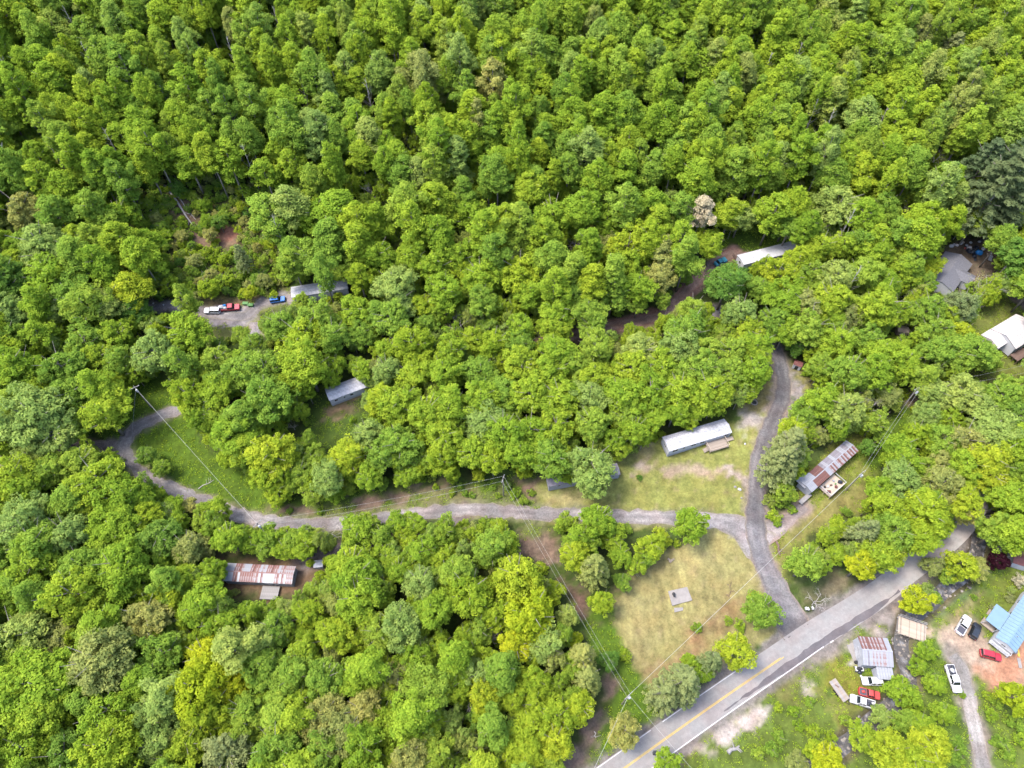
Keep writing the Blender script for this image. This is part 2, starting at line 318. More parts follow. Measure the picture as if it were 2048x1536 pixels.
# ground cover patches: (kind, polygon, tint, softness m)
FLOOR = (.062, .078, .024); LUSH = (.085, .150, .014); LAWN = (.235, .25, .068); TAN = (.31, .275, .12); DIRT = (.43, .34, .26)
CLAY = (.43, .23, .145); LITTER = (.21, .15, .11); GRV = (.30, .27, .25); GRVL = (.42, .39, .37); DULL = (.13, .155, .045)
PATCH = [
 ('grass', [(180, 760), (360, 750), (420, 900), (600, 985), (1140, 940), (1140, 1030), (500, 1060), (240, 960), (180, 880)], LUSH, 1.5),
 ('grass', [(500, 1020), (760, 1000), (1000, 975), (1130, 990), (1130, 1020), (900, 1012), (700, 1040), (520, 1045)], DULL, 1.5),
 ('ground', [(700, 1000), (760, 988), (900, 962), (905, 985), (800, 1008), (720, 1022)], LITTER, 1.2),
 ('ground', [(545, 1008), (580, 1005), (585, 1030), (555, 1030)], LITTER, 1.0),
 ('ground', [(600, 1010), (632, 1008), (630, 1030), (600, 1028)], LITTER, 1.0),
 ('grass', [(820, 985), (960, 970), (950, 1005), (830, 1015)], (.20, .20, .08), 1.5),
 ('ground', [(1040, 960), (1085, 958), (1080, 1000), (1050, 1002)], LITTER, 1.5),
 ('lawn', [(1075, 970), (1220, 890), (1330, 880), (1480, 840), (1470, 800), (1530, 750), (1560, 740), (1545, 860), (1515, 950), (1505, 1060), (1430, 1048), (1240, 1048), (1080, 1050)], LAWN, .8),
 ('lawn', [(1090, 985), (1170, 985), (1160, 1018), (1090, 1018)], TAN, 1.2),
 ('lawn', [(1230, 905), (1300, 900), (1310, 925), (1240, 930)], TAN, 1.5),
 ('lawn', [(1080, 1036), (1240, 1042), (1360, 1044), (1440, 1053), (1430, 1062), (1300, 1056), (1100, 1052)], (.24, .23, .07), .6),
 ('lawn', [(1200, 1245), (1225, 1180), (1260, 1140), (1340, 1090), (1400, 1062), (1440, 1052), (1490, 1075), (1530, 1140), (1550, 1180), (1560, 1260), (1480, 1330), (1300, 1380), (1270, 1370), (1235, 1300)], (.285, .262, .10), .7),
 ('lawn', [(1240, 1190), (1330, 1115), (1400, 1090), (1430, 1130), (1330, 1150), (1300, 1330), (1270, 1330)], TAN, 4),
 ('lawn', [(1280, 1150), (1500, 1150), (1440, 1240), (1300, 1260)], (.29, .26, .105), 5),
 ('lawn', [(1285, 1340), (1380, 1285), (1470, 1200), (1482, 1220), (1410, 1300), (1310, 1362)], (.24, .16, .08), 2),
 ('grass', [(1130, 1200), (1215, 1180), (1228, 1245), (1250, 1300), (1290, 1375), (1330, 1440), (1220, 1540), (1150, 1540), (1230, 1400), (1200, 1330)], LUSH, 1.0),
 ('ground', [(1035, 1055), (1112, 1050), (1112, 1120), (1090, 1130), (1040, 1112)], LITTER, 1.2),
 ('grass', [(1040, 1052), (1110, 1050), (1110, 1068), (1040, 1068)], DULL, 1.2),
 ('ground', [(1120, 1165), (1150, 1160), (1190, 1240), (1165, 1245)], (.15, .10, .075), 1.5),
 ('ground', [(1195, 1345), (1225, 1340), (1240, 1375), (1215, 1385)], LITTER, 1.0),
 ('ground', [(1170, 1450), (1200, 1440), (1180, 1536), (1100, 1545)], (.20, .15, .12), 1.5),
 ('grass', [(1540, 1085), (1590, 1000), (1600, 960), (1690, 860), (1740, 870), (1760, 950), (1730, 1030), (1640, 1060), (1590, 1110), (1560, 1200), (1545, 1130)], (.18, .20, .045), .8),
 ('grass', [(1560, 1060), (1650, 1010), (1720, 960), (1715, 1010), (1600, 1080), (1560, 1120)], (.235, .215, .07), 2),
 ('grass', [(1720, 920), (1830, 770), (1860, 760), (1840, 810), (1750, 960)], LUSH, 1.5),
 ('ground', [(1810, 780), (1840, 765), (1830, 800), (1815, 810)], (.2, .15, .11), 1),
 ('grass', [(1930, 740), (2070, 715), (2070, 770), (1950, 770)], DULL, 1.5),
 ('grass', [(1555, 715), (1590, 720), (1628, 765), (1600, 800), (1578, 775), (1565, 740)], (.22, .21, .07), .8),
 ('lawn', [(1460, 800), (1540, 755), (1548, 830), (1500, 830)], (.22, .20, .08), 1.5),
 ('grass', [(1150, 640), (1260, 655), (1330, 640), (1340, 670), (1220, 690)], (.19, .20, .06), 1),
 ('ground', [(1200, 650), (1290, 628), (1350, 590), (1400, 530), (1415, 545), (1362, 612), (1300, 642), (1210, 662)], (.30, .155, .125), 1.0),
 ('grass', [(1400, 470), (1500, 440), (1620, 470), (1600, 510), (1480, 545), (1420, 520)], (.075, .13, .015), 1.5),
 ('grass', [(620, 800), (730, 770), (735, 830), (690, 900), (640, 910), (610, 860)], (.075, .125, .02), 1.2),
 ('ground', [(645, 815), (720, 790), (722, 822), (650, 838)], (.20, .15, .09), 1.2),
 ('ground', [(420, 1118), (600, 1112), (650, 1130), (640, 1165), (590, 1200), (500, 1205), (440, 1170)], (.19, .125, .075), 2.0),
 ('ground', [(860, 1060), (900, 1050), (905, 1075), (850, 1085)], (.24, .13, .09), 1.0),
 ('ground', [(690, 1090), (860, 1080), (840, 1110), (700, 1115)], (.17, .11, .085), 1.5),
 ('ground', [(20, 890), (60, 890), (60, 925), (25, 920)], (.3, .18, .15), 1.0),
 ('grass', [(390, 590), (620, 570), (590, 600), (520, 640), (515, 680), (410, 680), (380, 640)], (.15, .165, .05), 1.0),
 ('ground', [(400, 596), (500, 594), (560, 580), (560, 592), (500, 606), (410, 610)], (.22, .14, .09), 1.0),
 ('grass', [(280, 380), (470, 400), (600, 520), (560, 590), (420, 600), (300, 600), (250, 520)], (.12, .125, .038), 2.5),
 ('ground', [(405, 462), (440, 452), (480, 462), (490, 490), (440, 502), (400, 490)], (.25, .165, .11), 2.2),
 ('ground', [(432, 458), (455, 455), (472, 468), (455, 482), (428, 476)], (.42, .19, .125), 1.6),
 ('ground', [(330, 370), (400, 430), (425, 500), (400, 500), (350, 430)], (.19, .13, .09), 1.5),
 ('ground', [(1880, 480), (2000, 470), (2005, 530), (1950, 570), (1880, 590)], (.16, .125, .09), 1.5),
 ('grass', [(1900, 640), (1990, 590), (2070, 560), (2070, 800), (1980, 760), (1900, 740)], (.15, .175, .04), 1.0),
 # roadside and yards in the south-east
 ('grass', [(1180, 1620), (1340, 1460), (1560, 1300), (1700, 1215), (1840, 1110), (2080, 1080), (2080, 1640)], (.115, .165, .03), 1.0),
 ('ground', [(1225, 1560), (1440, 1420), (1590, 1310), (1700, 1215), (1740, 1260), (1700, 1290), (1660, 1330), (1620, 1335), (1590, 1320), (1420, 1440), (1260, 1560)], (.24, .205, .175), 1.6),
 ('grass', [(1330, 1500), (1420, 1440), (1560, 1345), (1600, 1345), (1590, 1390), (1520, 1400), (1400, 1500), (1350, 1530)], (.19, .175, .06), 2.2),
 ('gravel_verge', [(1400, 1490), (1440, 1452), (1500, 1428), (1530, 1405), (1548, 1410), (1535, 1440), (1480, 1455), (1430, 1500), (1400, 1512)], (.47, .41, .37), 1.3),
 ('gravel_verge', [(1610, 1375), (1630, 1370), (1628, 1388), (1612, 1385)], (.42, .36, .32), 1.0),
 ('grass', [(1650, 1330), (1730, 1300), (1750, 1340), (1740, 1400), (1680, 1420), (1640, 1380)], (.20, .205, .035), 1.6),
 ('grass', [(1730, 1325), (1760, 1325), (1760, 1350), (1725, 1350)], (.09, .15, .02), 1.0),
 ('grass', [(1640, 1390), (1700, 1395), (1760, 1420), (1700, 1435), (1650, 1420)], (.19, .2, .05), 1.5),
 ('gravel_verge', [(1675, 1250), (1740, 1205), (1800, 1190), (1808, 1240), (1795, 1280), (1725, 1275), (1700, 1270), (1650, 1300), (1620, 1310)], (.36, .32, .29), 1.2),
 ('grass', [(1745, 1246), (1765, 1248), (1788, 1258), (1786, 1266), (1760, 1258)], (.13, .15, .045), .6),
 ('grass', [(1700, 1268), (1745, 1255), (1740, 1275), (1700, 1282)], (.15, .17, .05), .8),
 ('ground', [(1786, 1270), (1797, 1270), (1800, 1345), (1788, 1345)], (.31, .25, .20), .6),
 ('gravel_verge', [(1693, 1285), (1718, 1278), (1722, 1325), (1708, 1326)], (.50, .47, .45), .8),
 ('ground', [(1600, 1210), (1690, 1190), (1740, 1140), (1700, 1130), (1620, 1180)], (.17, .15, .09), 2),
 ('gravel_verge', [(1560, 1260), (1590, 1225), (1640, 1222), (1700, 1200), (1640, 1250), (1580, 1290), (1530, 1320)], (.25, .235, .225), 1.0),
 ('dirt_yard', [(1846, 1240), (1875, 1262), (1905, 1240), (1925, 1228), (1962, 1245), (1972, 1268), (1990, 1300), (2070, 1290), (2070, 1350), (2030, 1385), (1990, 1372), (1950, 1345), (1915, 1322), (1880, 1290), (1843, 1262)], DIRT, .9),
 ('dirt_yard', [(1985, 1318), (2030, 1270), (2070, 1268), (2070, 1352), (2020, 1395), (1985, 1375), (1950, 1340)], CLAY, 1.8),
 ('dirt_yard', [(1790, 1195), (1812, 1200), (1835, 1235), (1850, 1265), (1835, 1270), (1800, 1250), (1780, 1215)], DIRT, .9),
 ('grass', [(1855, 1252), (1905, 1215), (1925, 1205), (1965, 1168), (1972, 1180), (1930, 1228), (1885, 1252)], (.27, .235, .10), 1.2),
 ('grass', [(1850, 1240), (1900, 1200), (1945, 1168), (1955, 1180), (1910, 1215), (1870, 1250)], (.10, .155, .055), 1.2),
 ('grass', [(1955, 1225), (1990, 1160), (2060, 1140), (2060, 1200), (1990, 1280), (1965, 1265)], (.13, .17, .03), 1.0),
 ('grass', [(1845, 1275), (1868, 1280), (1905, 1325), (1925, 1400), (1945, 1500), (1920, 1500), (1880, 1400), (1835, 1340)], (.10, .16, .02), .9),
 ('gravel_verge', [(1470, 838), (1485, 824), (1540, 830), (1530, 858), (1490, 856)], (.36, .33, .30), 1.2),
 ('dirt_yard', [(1250, 920), (1290, 922), (1340, 932), (1430, 938), (1500, 945), (1505, 970), (1465, 950), (1420, 948), (1330, 946), (1270, 938)], (.36, .285, .20), 1.1),
 ('dirt_yard', [(1255, 922), (1285, 926), (1285, 938), (1262, 936)], (.34, .28, .22), 1.0),
 ('gravel_verge', [(1460, 945), (1500, 938), (1505, 975), (1480, 955)], (.40, .34, .31), 1.2),
 ('gravel_verge', [(408, 620), (500, 608), (540, 590), (580, 585), (575, 604), (520, 612), (516, 668), (506, 668), (504, 650), (425, 655)], (.36, .33, .33), .8),
 ('gravel_verge', [(1545, 690), (1562, 715), (1590, 745), (1602, 785), (1585, 810), (1560, 870), (1530, 860), (1550, 790), (1550, 740)], (.27, .25, .25), .8),
 ('gravel_verge', [(1440, 1050), (1500, 1040), (1530, 1040), (1560, 1062), (1530, 1090), (1500, 1100)], (.28, .26, .26), .8),
]
def inpoly(x, y, poly):
    r = np.zeros(np.shape(x), bool); n = len(poly)
    for i in range(n):
        x1, y1 = poly[i]; x2, y2 = poly[(i + 1) % n]
        c = ((y1 > y) != (y2 > y)) & (x < (x2 - x1) * (y - y1) / (y2 - y1 + 1e-12) + x1)
        r ^= c
    return r
def sdf(x, y, poly):
    d = seg_dist(x, y, list(poly) + [poly[0]]); return np.where(inpoly(x, y, poly), d, -d)
def edge_grid(lo, hi, fine_lo, fine_hi, step):
    a = list(np.arange(fine_lo, fine_hi, step)); s = step; v = fine_lo
    L = []
    while v > lo: s *= 1.12; v -= s; L.append(v)
    s = step; v = a[-1]; R = []
    while v < hi: s *= 1.12; v += s; R.append(v)
    return np.array(L[::-1] + a + R)
gx = edge_grid(-900, 900, -150, 178, .75); gy = edge_grid(-400, 1300, 2, 205, .75)
X, Y = np.meshgrid(gx, gy); Z = terrain(X, Y) + .05 * noise(X, Y, 6, 9)
x = X.ravel(); y = Y.ravel()
wob = 1.0 * noise(x, y, 9, 21) + .6 * noise(x, y, 3.5, 22) + .5 * rng.normal(size=x.size) * .5
tint = np.tile(np.array(FLOOR), (x.size, 1)); g0 = np.clip(.5 + .6 * noise(x, y, 12, 31), 0, 1)[:, None]
tint = tint * (1 - g0 * .6) + np.array((.07, .125, .018)) * g0 * .6
KN = ['ground', 'grass', 'lawn', 'dirt_yard', 'gravel_verge']; zone = np.zeros(x.size, int)
for kind, poly, col, soft in PATCH:
    pw = PL(poly); xs = [p[0] for p in pw]; ys = [p[1] for p in pw]
    m = (x > min(xs) - 6) & (x < max(xs) + 6) & (y > min(ys) - 6) & (y < max(ys) + 6)
    if not m.any(): continue
    sd_ = sdf(x[m], y[m], pw) + wob[m] * min(1.4, soft)
    a = np.clip(.5 + sd_ / (2 * soft), 0, 1)[:, None]
    tint[m] = tint[m] * (1 - a) + np.array(col) * a
    zi = zone[m]; zi[a[:, 0] > .5] = KN.index(kind); zone[m] = zi
# verges beside the roads
for R, wd, col, s in ((R_MAIN, 2.8, (.27, .23, .19), .8), (R_LOW, 2.2, (.22, .22, .12), .7), (R_SPUR, 2.4, (.2, .16, .14), .8), (R_UP, 2.6, (.27, .17, .14), .8), (R_TB, 2.1, (.3, .24, .2), .8), (R_WEST, 1.9, (.28, .22, .19), .9), (R_ROW, 2.0, (.24, .22, .22), .7), (HWY, 4.4, (.21, .19, .175), .8), (R_SE, 2.2, (.27, .24, .2), .8), (R_NE, 1.4, (.34, .26, .2), .7)):
    xs = R[:, 0]; ys = R[:, 1]; m = (x > xs.min() - 8) & (x < xs.max() + 8) & (y > ys.min() - 8) & (y < ys.max() + 8)
    d = seg_dist(x[m], y[m], R[::4].tolist() + [R[-1].tolist()]); a = np.clip(.5 + (wd - d + .5 * wob[m]) / (2 * s), 0, 1)[:, None]
    tint[m] = tint[m] * (1 - a) + np.array(col) * a; zi = zone[m]; zi[a[:, 0] > .6] = 4; zone[m] = zi
dc = seg_dist(x, y, CREEK.tolist()); a = np.clip((3.4 - dc) / 1.2, 0, 1)[:, None] * .75
tint = tint * (1 - a) + np.array((.15, .12, .085)) * a
lz = (zone == 2); st = np.where(y > 62, np.sin((y + .12 * x) * 2 * np.pi / 2.6), np.sin((x * .99 + y * .16) * 2 * np.pi / 2.6)) + .7 * noise(x, y, 7, 44)
tint[lz] *= (1 + .075 * st[lz])[:, None]
bs = np.clip(noise(x, y, 5, 45) + noise(x, y, 2.4, 46) - .95, 0, 1)[:, None] * lz[:, None]; tint = tint * (1 - .5 * bs) + np.array((.30, .25, .13)) * .5 * bs
# wheel ruts, mowing and worn streaks are real colour changes of the ground
tint *= (1 + .10 * noise(x, y, 2.2, 41) + .08 * noise(x, y, 18, 42))[:, None].clip(.6, 1.4)
ny, nx = X.shape; I = np.arange(nx * ny).reshape(ny, nx)
Q = np.stack([I[:-1, :-1], I[:-1, 1:], I[1:, 1:], I[1:, :-1]], -1).reshape(-1, 4)
zq = np.sort(zone[Q], axis=1)[:, 1]
V = np.stack([x, y, Z.ravel()], 1)
for k, nm in enumerate(KN):
    q = Q[zq == k]; u, inv = np.unique(q, return_inverse=True)
    me = npmesh(nm, V[u], inv.reshape(-1, 4), GROUND, tint=tint[u], smooth=True)
    put(bpy.data.objects.new(nm, me), nm, kind='structure')
GRASSZ = (x, y, zone, tint)
# ------------------------------------------------------------------ roads draped on the terrain
def ribbon(name, C, width, colf, m, lift=.05, off=0.0, jit=.0, n=9, tf=None, **k):
    C = np.asarray(C); T = np.gradient(C, axis=0); T /= np.linalg.norm(T, axis=1)[:, None] + 1e-9
    N = np.stack([-T[:, 1], T[:, 0]], 1)
    s = np.linspace(-.5, .5, n); L = len(C)
    wj = np.ones((L, 2)) * (width if np.isscalar(width) else np.asarray(width)[:, None])
    wj = wj + jit * rng.normal(size=(L, 2)) + jit * 1.5 * np.stack([noise(C[:, 0], C[:, 1], 5, 51), noise(C[:, 0], C[:, 1], 5, 52)], 1)
    half = np.where(s[None] < 0, wj[:, :1], wj[:, 1:]) * s[None]
    px_ = C[:, :1] + N[:, :1] * (half + off); py_ = C[:, 1:] + N[:, 1:] * (half + off)
    pz = (tf or terrain0)(px_, py_) + .05 * noise(px_, py_, 6, 9) + lift
    I = np.arange(L * n).reshape(L, n); q = np.stack([I[:-1, :-1], I[:-1, 1:], I[1:, 1:], I[1:, :-1]], -1).reshape(-1, 4)
    tc = colf(px_.ravel(), py_.ravel(), np.tile(s, L))
    me = npmesh(name, np.stack([px_.ravel(), py_.ravel(), pz.ravel()], 1), q, m, tint=tc, smooth=True)
    return put(bpy.data.objects.new(name, me), name, **k)
def gravel_col(base, track, edge, ph=0):
    base, track, edge = map(np.array, (base, track, edge))
    def f(px, py, s):
        tr = np.exp(-((np.abs(s) - .22) / .09) ** 2)[:, None] * (.85 + .5 * noise(px, py, 11, 61 + ph))[:, None].clip(0, 1)
        ed = np.clip((np.abs(s) - .36) / .14, 0, 1)[:, None]
        mo = (noise(px, py, 14, 63 + ph) > .15)[:, None] * .0 + np.clip(.5 + noise(px, py, 16, 63 + ph), 0, 1)[:, None]
        sp = np.clip(.5 + .6 * noise(px, py, 2.5, 66 + ph), 0, 1)[:, None]; c = base * (1 - tr) + track * tr; c = c * (.72 + .38 * mo) * (.9 + .2 * sp); return c * (1 - ed * .7) + edge * ed * .7
    return f
G1 = gravel_col((.175, .168, .178), (.25, .24, .24), (.28, .23, .18))
G2 = gravel_col((.27, .25, .25), (.37, .345, .335), (.30, .27, .2), 3)
tps = np.interp(np.arange(len(R_MAIN)), [0, 14, 60, len(R_MAIN)], [8.5, 5.4, 4.3, 3.9])
ribbon('gravel_road', R_MAIN, tps, G1, GRAVEL, .075, jit=.28, kind='structure')
ribbon('gravel_lane', R_LOW, np.interp(np.arange(len(R_LOW)), [0, 4, 12, 40], [11, 8, 4.4, 3.5]), G2, GRAVEL, .062, jit=.28, kind='structure')
ribbon('upper_gravel_lane', R_UP, 3.9, gravel_col((.29, .20, .16), (.38, .27, .22), (.30, .15, .11), 5), GRAVEL, .05, jit=.15, kind='structure')
ribbon('spur_track', R_SPUR, 3.2, gravel_col((.22, .19, .18), (.28, .24, .22), (.22, .14, .11), 6), GRAVEL, .045, jit=.2, kind='structure')
ribbon('west_track', R_WEST, 2.6, gravel_col((.26, .22, .20), (.32, .27, .25), (.25, .2, .13), 7), GRAVEL, .045, jit=.2, kind='structure')
ribbon('row_lane', R_ROW, 3.0, G2, GRAVEL, .05, jit=.15, kind='structure')
ribbon('driveway', R_TB, np.interp(np.arange(len(R_TB)), [0, 5, 9], [7, 4.5, 2.9]), gravel_col((.29, .25, .24), (.36, .32, .30), (.3, .24, .18), 8), GRAVEL, .045, jit=.2, kind='structure')
ribbon('gravel_driveway', R_SE, 3.3, gravel_col((.34, .32, .30), (.42, .39, .37), (.33, .28, .22), 9), GRAVEL, .05, jit=.15, kind='structure')
ribbon('side_driveway', R_NE, 2.2, gravel_col((.36, .27, .21), (.42, .33, .27), (.3, .22, .15), 9), GRAVEL, .05, jit=.1, kind='structure')
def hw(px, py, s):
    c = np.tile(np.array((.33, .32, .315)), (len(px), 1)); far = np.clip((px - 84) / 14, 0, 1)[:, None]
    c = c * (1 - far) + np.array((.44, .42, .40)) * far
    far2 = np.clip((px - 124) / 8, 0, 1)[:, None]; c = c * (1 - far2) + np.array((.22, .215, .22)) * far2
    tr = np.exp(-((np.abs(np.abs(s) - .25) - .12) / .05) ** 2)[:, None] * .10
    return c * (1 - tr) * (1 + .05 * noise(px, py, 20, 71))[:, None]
hs = slice(0, None)
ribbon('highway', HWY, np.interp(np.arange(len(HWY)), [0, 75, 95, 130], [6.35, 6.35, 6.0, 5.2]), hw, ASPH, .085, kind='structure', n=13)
def cut(R, a, b):
    """part of a centre line between two photo columns"""
    q = [proj(p[0], p[1], float(terrain0(*p)))[0] for p in R]; return R[[i for i, v in enumerate(q) if a <= v <= b]]
flat = lambda c: (lambda px, py, s: np.tile(np.array(c), (len(px), 1)) * (1 + .08 * noise(px, py, 4, 81))[:, None])
# resurfaced dark strip along the near lane, tapering
S = cut(HWY, 1430, 1790); tt = np.linspace(0, 1, len(S)); wdt = 1.55 * np.clip(tt * 3.2, .06, 1) * np.clip((1 - tt) * 6, .3, 1)
ribbon('road_patch', S, wdt, flat((.155, .145, .155)), ASPH, .0895, off=-2.15, jit=.12, n=5, kind='structure')
for s_, a_, b_ in ((-.12, 900, 1569), (.12, 900, 1566)):
    ribbon('centre_line', cut(HWY, a_, b_), .15, flat((.66, .47, .13)), ASPH, .0935, off=s_, n=2, kind='structure')
ribbon('edge_line', cut(HWY, 900, 1322), .17, flat((.70, .69, .70)), ASPH, .0935, off=2.95, n=2, kind='structure')
ribbon('edge_line', cut(HWY, 1338, 1530), .17, flat((.70, .69, .70)), ASPH, .0935, off=2.95, n=2, kind='structure')
ribbon('edge_line', cut(HWY, 900, 1632), .19, flat((.72, .70, .72)), ASPH, .0935, off=-3.0, n=2, kind='structure')
ribbon('edge_line', cut(HWY, 1636, 1655), .3, flat((.62, .58, .56)), ASPH, .0935, off=-3.05, n=2, kind='structure')
# ------------------------------------------------------------------ creek
def wc(px, py, s):
    r = np.clip(noise(px, py, 2.6, 91) * 1.1 - .35 + .4 * noise(px, py, 9, 92), 0, 1)[:, None] ** 2
    return np.array((.05, .045, .045)) * (1 - r) + np.array((.30, .31, .34)) * r
WATER = surf_mat('creek_water', ((2.2, .4), (9, .5)), rough=.28, bump=.8); WATER.node_tree.nodes['Principled BSDF'].inputs['Specular IOR Level'].default_value = .5
CR = catmull(CREEK, .6)
ribbon('creek', CR, 3.7 + .5 * noise(CR[:, 0], CR[:, 1], 12, 5), wc, WATER, -1.0, n=9, kind='structure')
rk = MB(); base_ico = [(0, 0, 1), (.9, 0, .3), (.28, .85, .3), (-.72, .53, .3), (-.72, -.53, .3), (.28, -.85, .3), (0, 0, -.5)]
for i in range(520):
    c = CR[random.randrange(len(CR))]; t = random.choice((-1, 1)) * random.uniform(.1, 2.6) + random.gauss(0, .3); a = random.uniform(0, 6.28)
    qx, qy = c[0] + math.cos(a) * abs(t), c[1] + math.sin(a) * abs(t); z = float(terrain(qx, qy)); z = max(z, float(terrain0(qx, qy)) - 1.1)
    s = random.uniform(.15, .5); rk.add([(qx + p[0] * s * random.uniform(.7, 1.2), qy + p[1] * s * random.uniform(.7, 1.2), z + p[2] * s * .7) for p in base_ico], [(0, i_, i_ % 5 + 1) for i_ in range(1, 6)] + [(6, i_ % 5 + 1, i_) for i_ in range(1, 6)])
rk.obj('creek_stones', M['stone'], kind='stuff', label='grey brown stones lying in and along the rocky creek', cat='stones')
# ================================================================== TREES
def leaves(cent, rad, per, size, zsq=.8, up=.35, nrm_rand=.45, droop=0, aspect=1.0):
    """clumps of leaf faces: every clump is a small dome of quads"""
    per = int(per * 1.6); size = size * .8
    n = len(cent); K = n * per
    c = np.repeat(cent, per, 0); r = np.repeat(rad, per)
    d = rng.normal(size=(K, 3)); d[:, 2] = np.abs(d[:, 2]) * .9 - .35; d /= np.linalg.norm(d, axis=1)[:, None]
    p = c + d * (r * rng.uniform(.55, 1.12, K))[:, None] * np.array((1, 1, zsq))
    p[:, 2] -= droop * r * rng.uniform(0, 1, K)
    nn = d * .8 + rng.normal(size=(K, 3)) * nrm_rand + np.array((0, 0, up)); nn /= np.linalg.norm(nn, axis=1)[:, None]
    t = np.cross(nn, rng.normal(size=(K, 3))); t /= np.linalg.norm(t, axis=1)[:, None]; b = np.cross(nn, t)
    s = size * rng.uniform(.6, 1.25, K)[:, None]
    V = np.stack([p - t * s * aspect, p - b * s * .6 + t * s * .1, p + t * s * aspect, p + b * s * .6], 1).reshape(-1, 3)
    Fq = np.arange(K * 4).reshape(-1, 4)
    sh = np.repeat(np.clip(rng.normal(.5, .28, n), 0, 1), per) * .75 + rng.uniform(0, .25, K)
    return V, Fq, np.repeat(sh, 4)
def bumpy(d, seed):
    r = np.random.default_rng(seed); o = np.ones(len(d))
    for k in range(7):
        a = r.normal(size=3); a /= np.linalg.norm(a); o += .13 * np.sin(3.4 * d @ a * r.uniform(.7, 2) + r.uniform(0, 6.28))
    return o
def crown_ellipsoids(lobes, dens, rc, seed):
    """clump centres spread over the shells of several lobes (cx,cy,cz,rx,rz)"""
    C = []; Rr = []
    r = np.random.default_rng(seed)
    for (cx, cy, cz, rx, rz) in lobes:
        n = int(dens * rx * (rx + rz))
        d = r.normal(size=(n, 3)); d[:, 2] += .35; d /= np.linalg.norm(d, axis=1)[:, None]
        q = r.uniform(.55, 1.0, n) ** .5 * bumpy(d, seed + 5)
        p = np.stack([cx + d[:, 0] * rx * q, cy + d[:, 1] * rx * q, cz + d[:, 2] * rz * q], 1)
        C.append(p); Rr.append(rc * r.uniform(.7, 1.3, n))
    return np.concatenate(C), np.concatenate(Rr)
VAR = {}
def limbs(mb, H, R, z0, zt, n, r0=.1):
    for i in range(n):
        a = random.uniform(0, 6.28); z = z0 + (zt - z0) * random.random() ** .8; l = R * random.uniform(.5, .9)
        p0 = (0, 0, z); p1 = (math.cos(a) * l * .5, math.sin(a) * l * .5, z + l * .35); p2 = (math.cos(a) * l, math.sin(a) * l, z + l * .8)
        mb.tube([p0, p1, p2], [r0, r0 * .6, r0 * .25], 4, cap=False)
def add_var(kind, cv, R, zc, H, trunk_r, nl=7, bark='bark', extra=None, mat_='mix'):
    V, Fq, sh = cv
    i = len(VAR.setdefault(kind, []))
    cm = npmesh('crown', V, Fq, LM[mat_], attrs=sh); cm.name = 'crown_%s_%d' % (kind, i)
    tb = MB(); lean = random.uniform(-.3, .3)
    tb.tube([(0, 0, -1), (lean * .3, 0, H * .35), (lean, lean * .5, H * .7), (0, 0, H * .93)], [trunk_r * 1.25, trunk_r * .9, trunk_r * .6, trunk_r * .15], 6)
    limbs(tb, H, R, max(H * .3, zc - (H - zc)), H * .8, nl, trunk_r * .42)
    if extra: extra(tb)
    tm = tb.mesh('trunk_%s_%d' % (kind, i), M[bark], True)
    VAR[kind].append(dict(crown=cm, trunk=tm, R=R, zc=zc, H=H))
for i in range(8):                                   # tall forest-grown trees: leaders and side boughs on a bare stem
    H = random.uniform(18, 23); R = 3.6; z0 = H * random.uniform(.3, .45); r = np.random.default_rng(100 + i); Cs = []
    for k in range(r.integers(2, 5)):                # one to four leaders
        ox, oy = (0, 0) if k == 0 else r.normal(0, 1.15, 2); top = H - .4 - (0 if k == 0 else r.uniform(.5, 4.5)); bot = z0 + r.uniform(0, 3); n = int(80 if k == 0 else 48); rm = (2.5 if k == 0 else 1.8)
        t = r.uniform(0, 1, n) ** .9; prof = np.sin(np.pi * (.06 + .92 * t) ** .85) ** .65; a_ = r.uniform(0, 6.28, n)
        q = r.uniform(.5, 1, n) ** .5 * rm * prof * (1 + .2 * np.sin(3 * a_ + i + 5 * t) + .12 * np.sin(7 * a_ + 2 * i))
        Cs.append(np.stack([ox + np.cos(a_) * q, oy + np.sin(a_) * q, bot + t * (top - bot)], 1))
    for k in range(r.integers(4, 8)):                # side boughs poking out
        a_ = r.uniform(0, 6.28); z_ = r.uniform(z0 + 1, H - 4); l = r.uniform(2.3, 3.5)
        Cs.append(np.array([(math.cos(a_) * l, math.sin(a_) * l, z_ + .4)]) + r.normal(0, .55, (9, 3)))
    C = np.concatenate(Cs); dens = (46, 44, 42, 40, 30, 44, 26, 46)[i]
    add_var('tall', leaves(C, .72 * r.uniform(.6, 1.45, len(C)), dens, .27, .85, .45), R, (z0 + H) / 2 + 1, H, .22, 8)
for i in range(6):                                   # broad, many-lobed crowns
    R = 5.4; H = 15.5; r = np.random.default_rng(200 + i); lobes = [(0, 0, 10.6, 3.6, 3.8)]
    for k in range(random.choice((5, 6, 7))):
        a = k * 6.28 / 6 + r.uniform(-.4, .4); l = r.uniform(2.4, 3.3); lobes.append((math.cos(a) * l, math.sin(a) * l, r.uniform(8.3, 11.2), r.uniform(1.7, 2.5), r.uniform(1.7, 2.5)))
    C, Rr = crown_ellipsoids(lobes, 2.7, .8, 300 + i)
    add_var('broad', leaves(C, Rr, 40, .30, .8, .5), R, 10.2, H, .3, 9)
for i in range(4):                                   # dense rounded crowns
    R = 4.0; H = 10.2; C, Rr = crown_ellipsoids([(0, 0, 6.2, 3.3, 3.3)], 8, .62, 400 + i)
    add_var('round', leaves(C, Rr, 38, .235, .8, .5), R, 6.2, H, .2, 6)
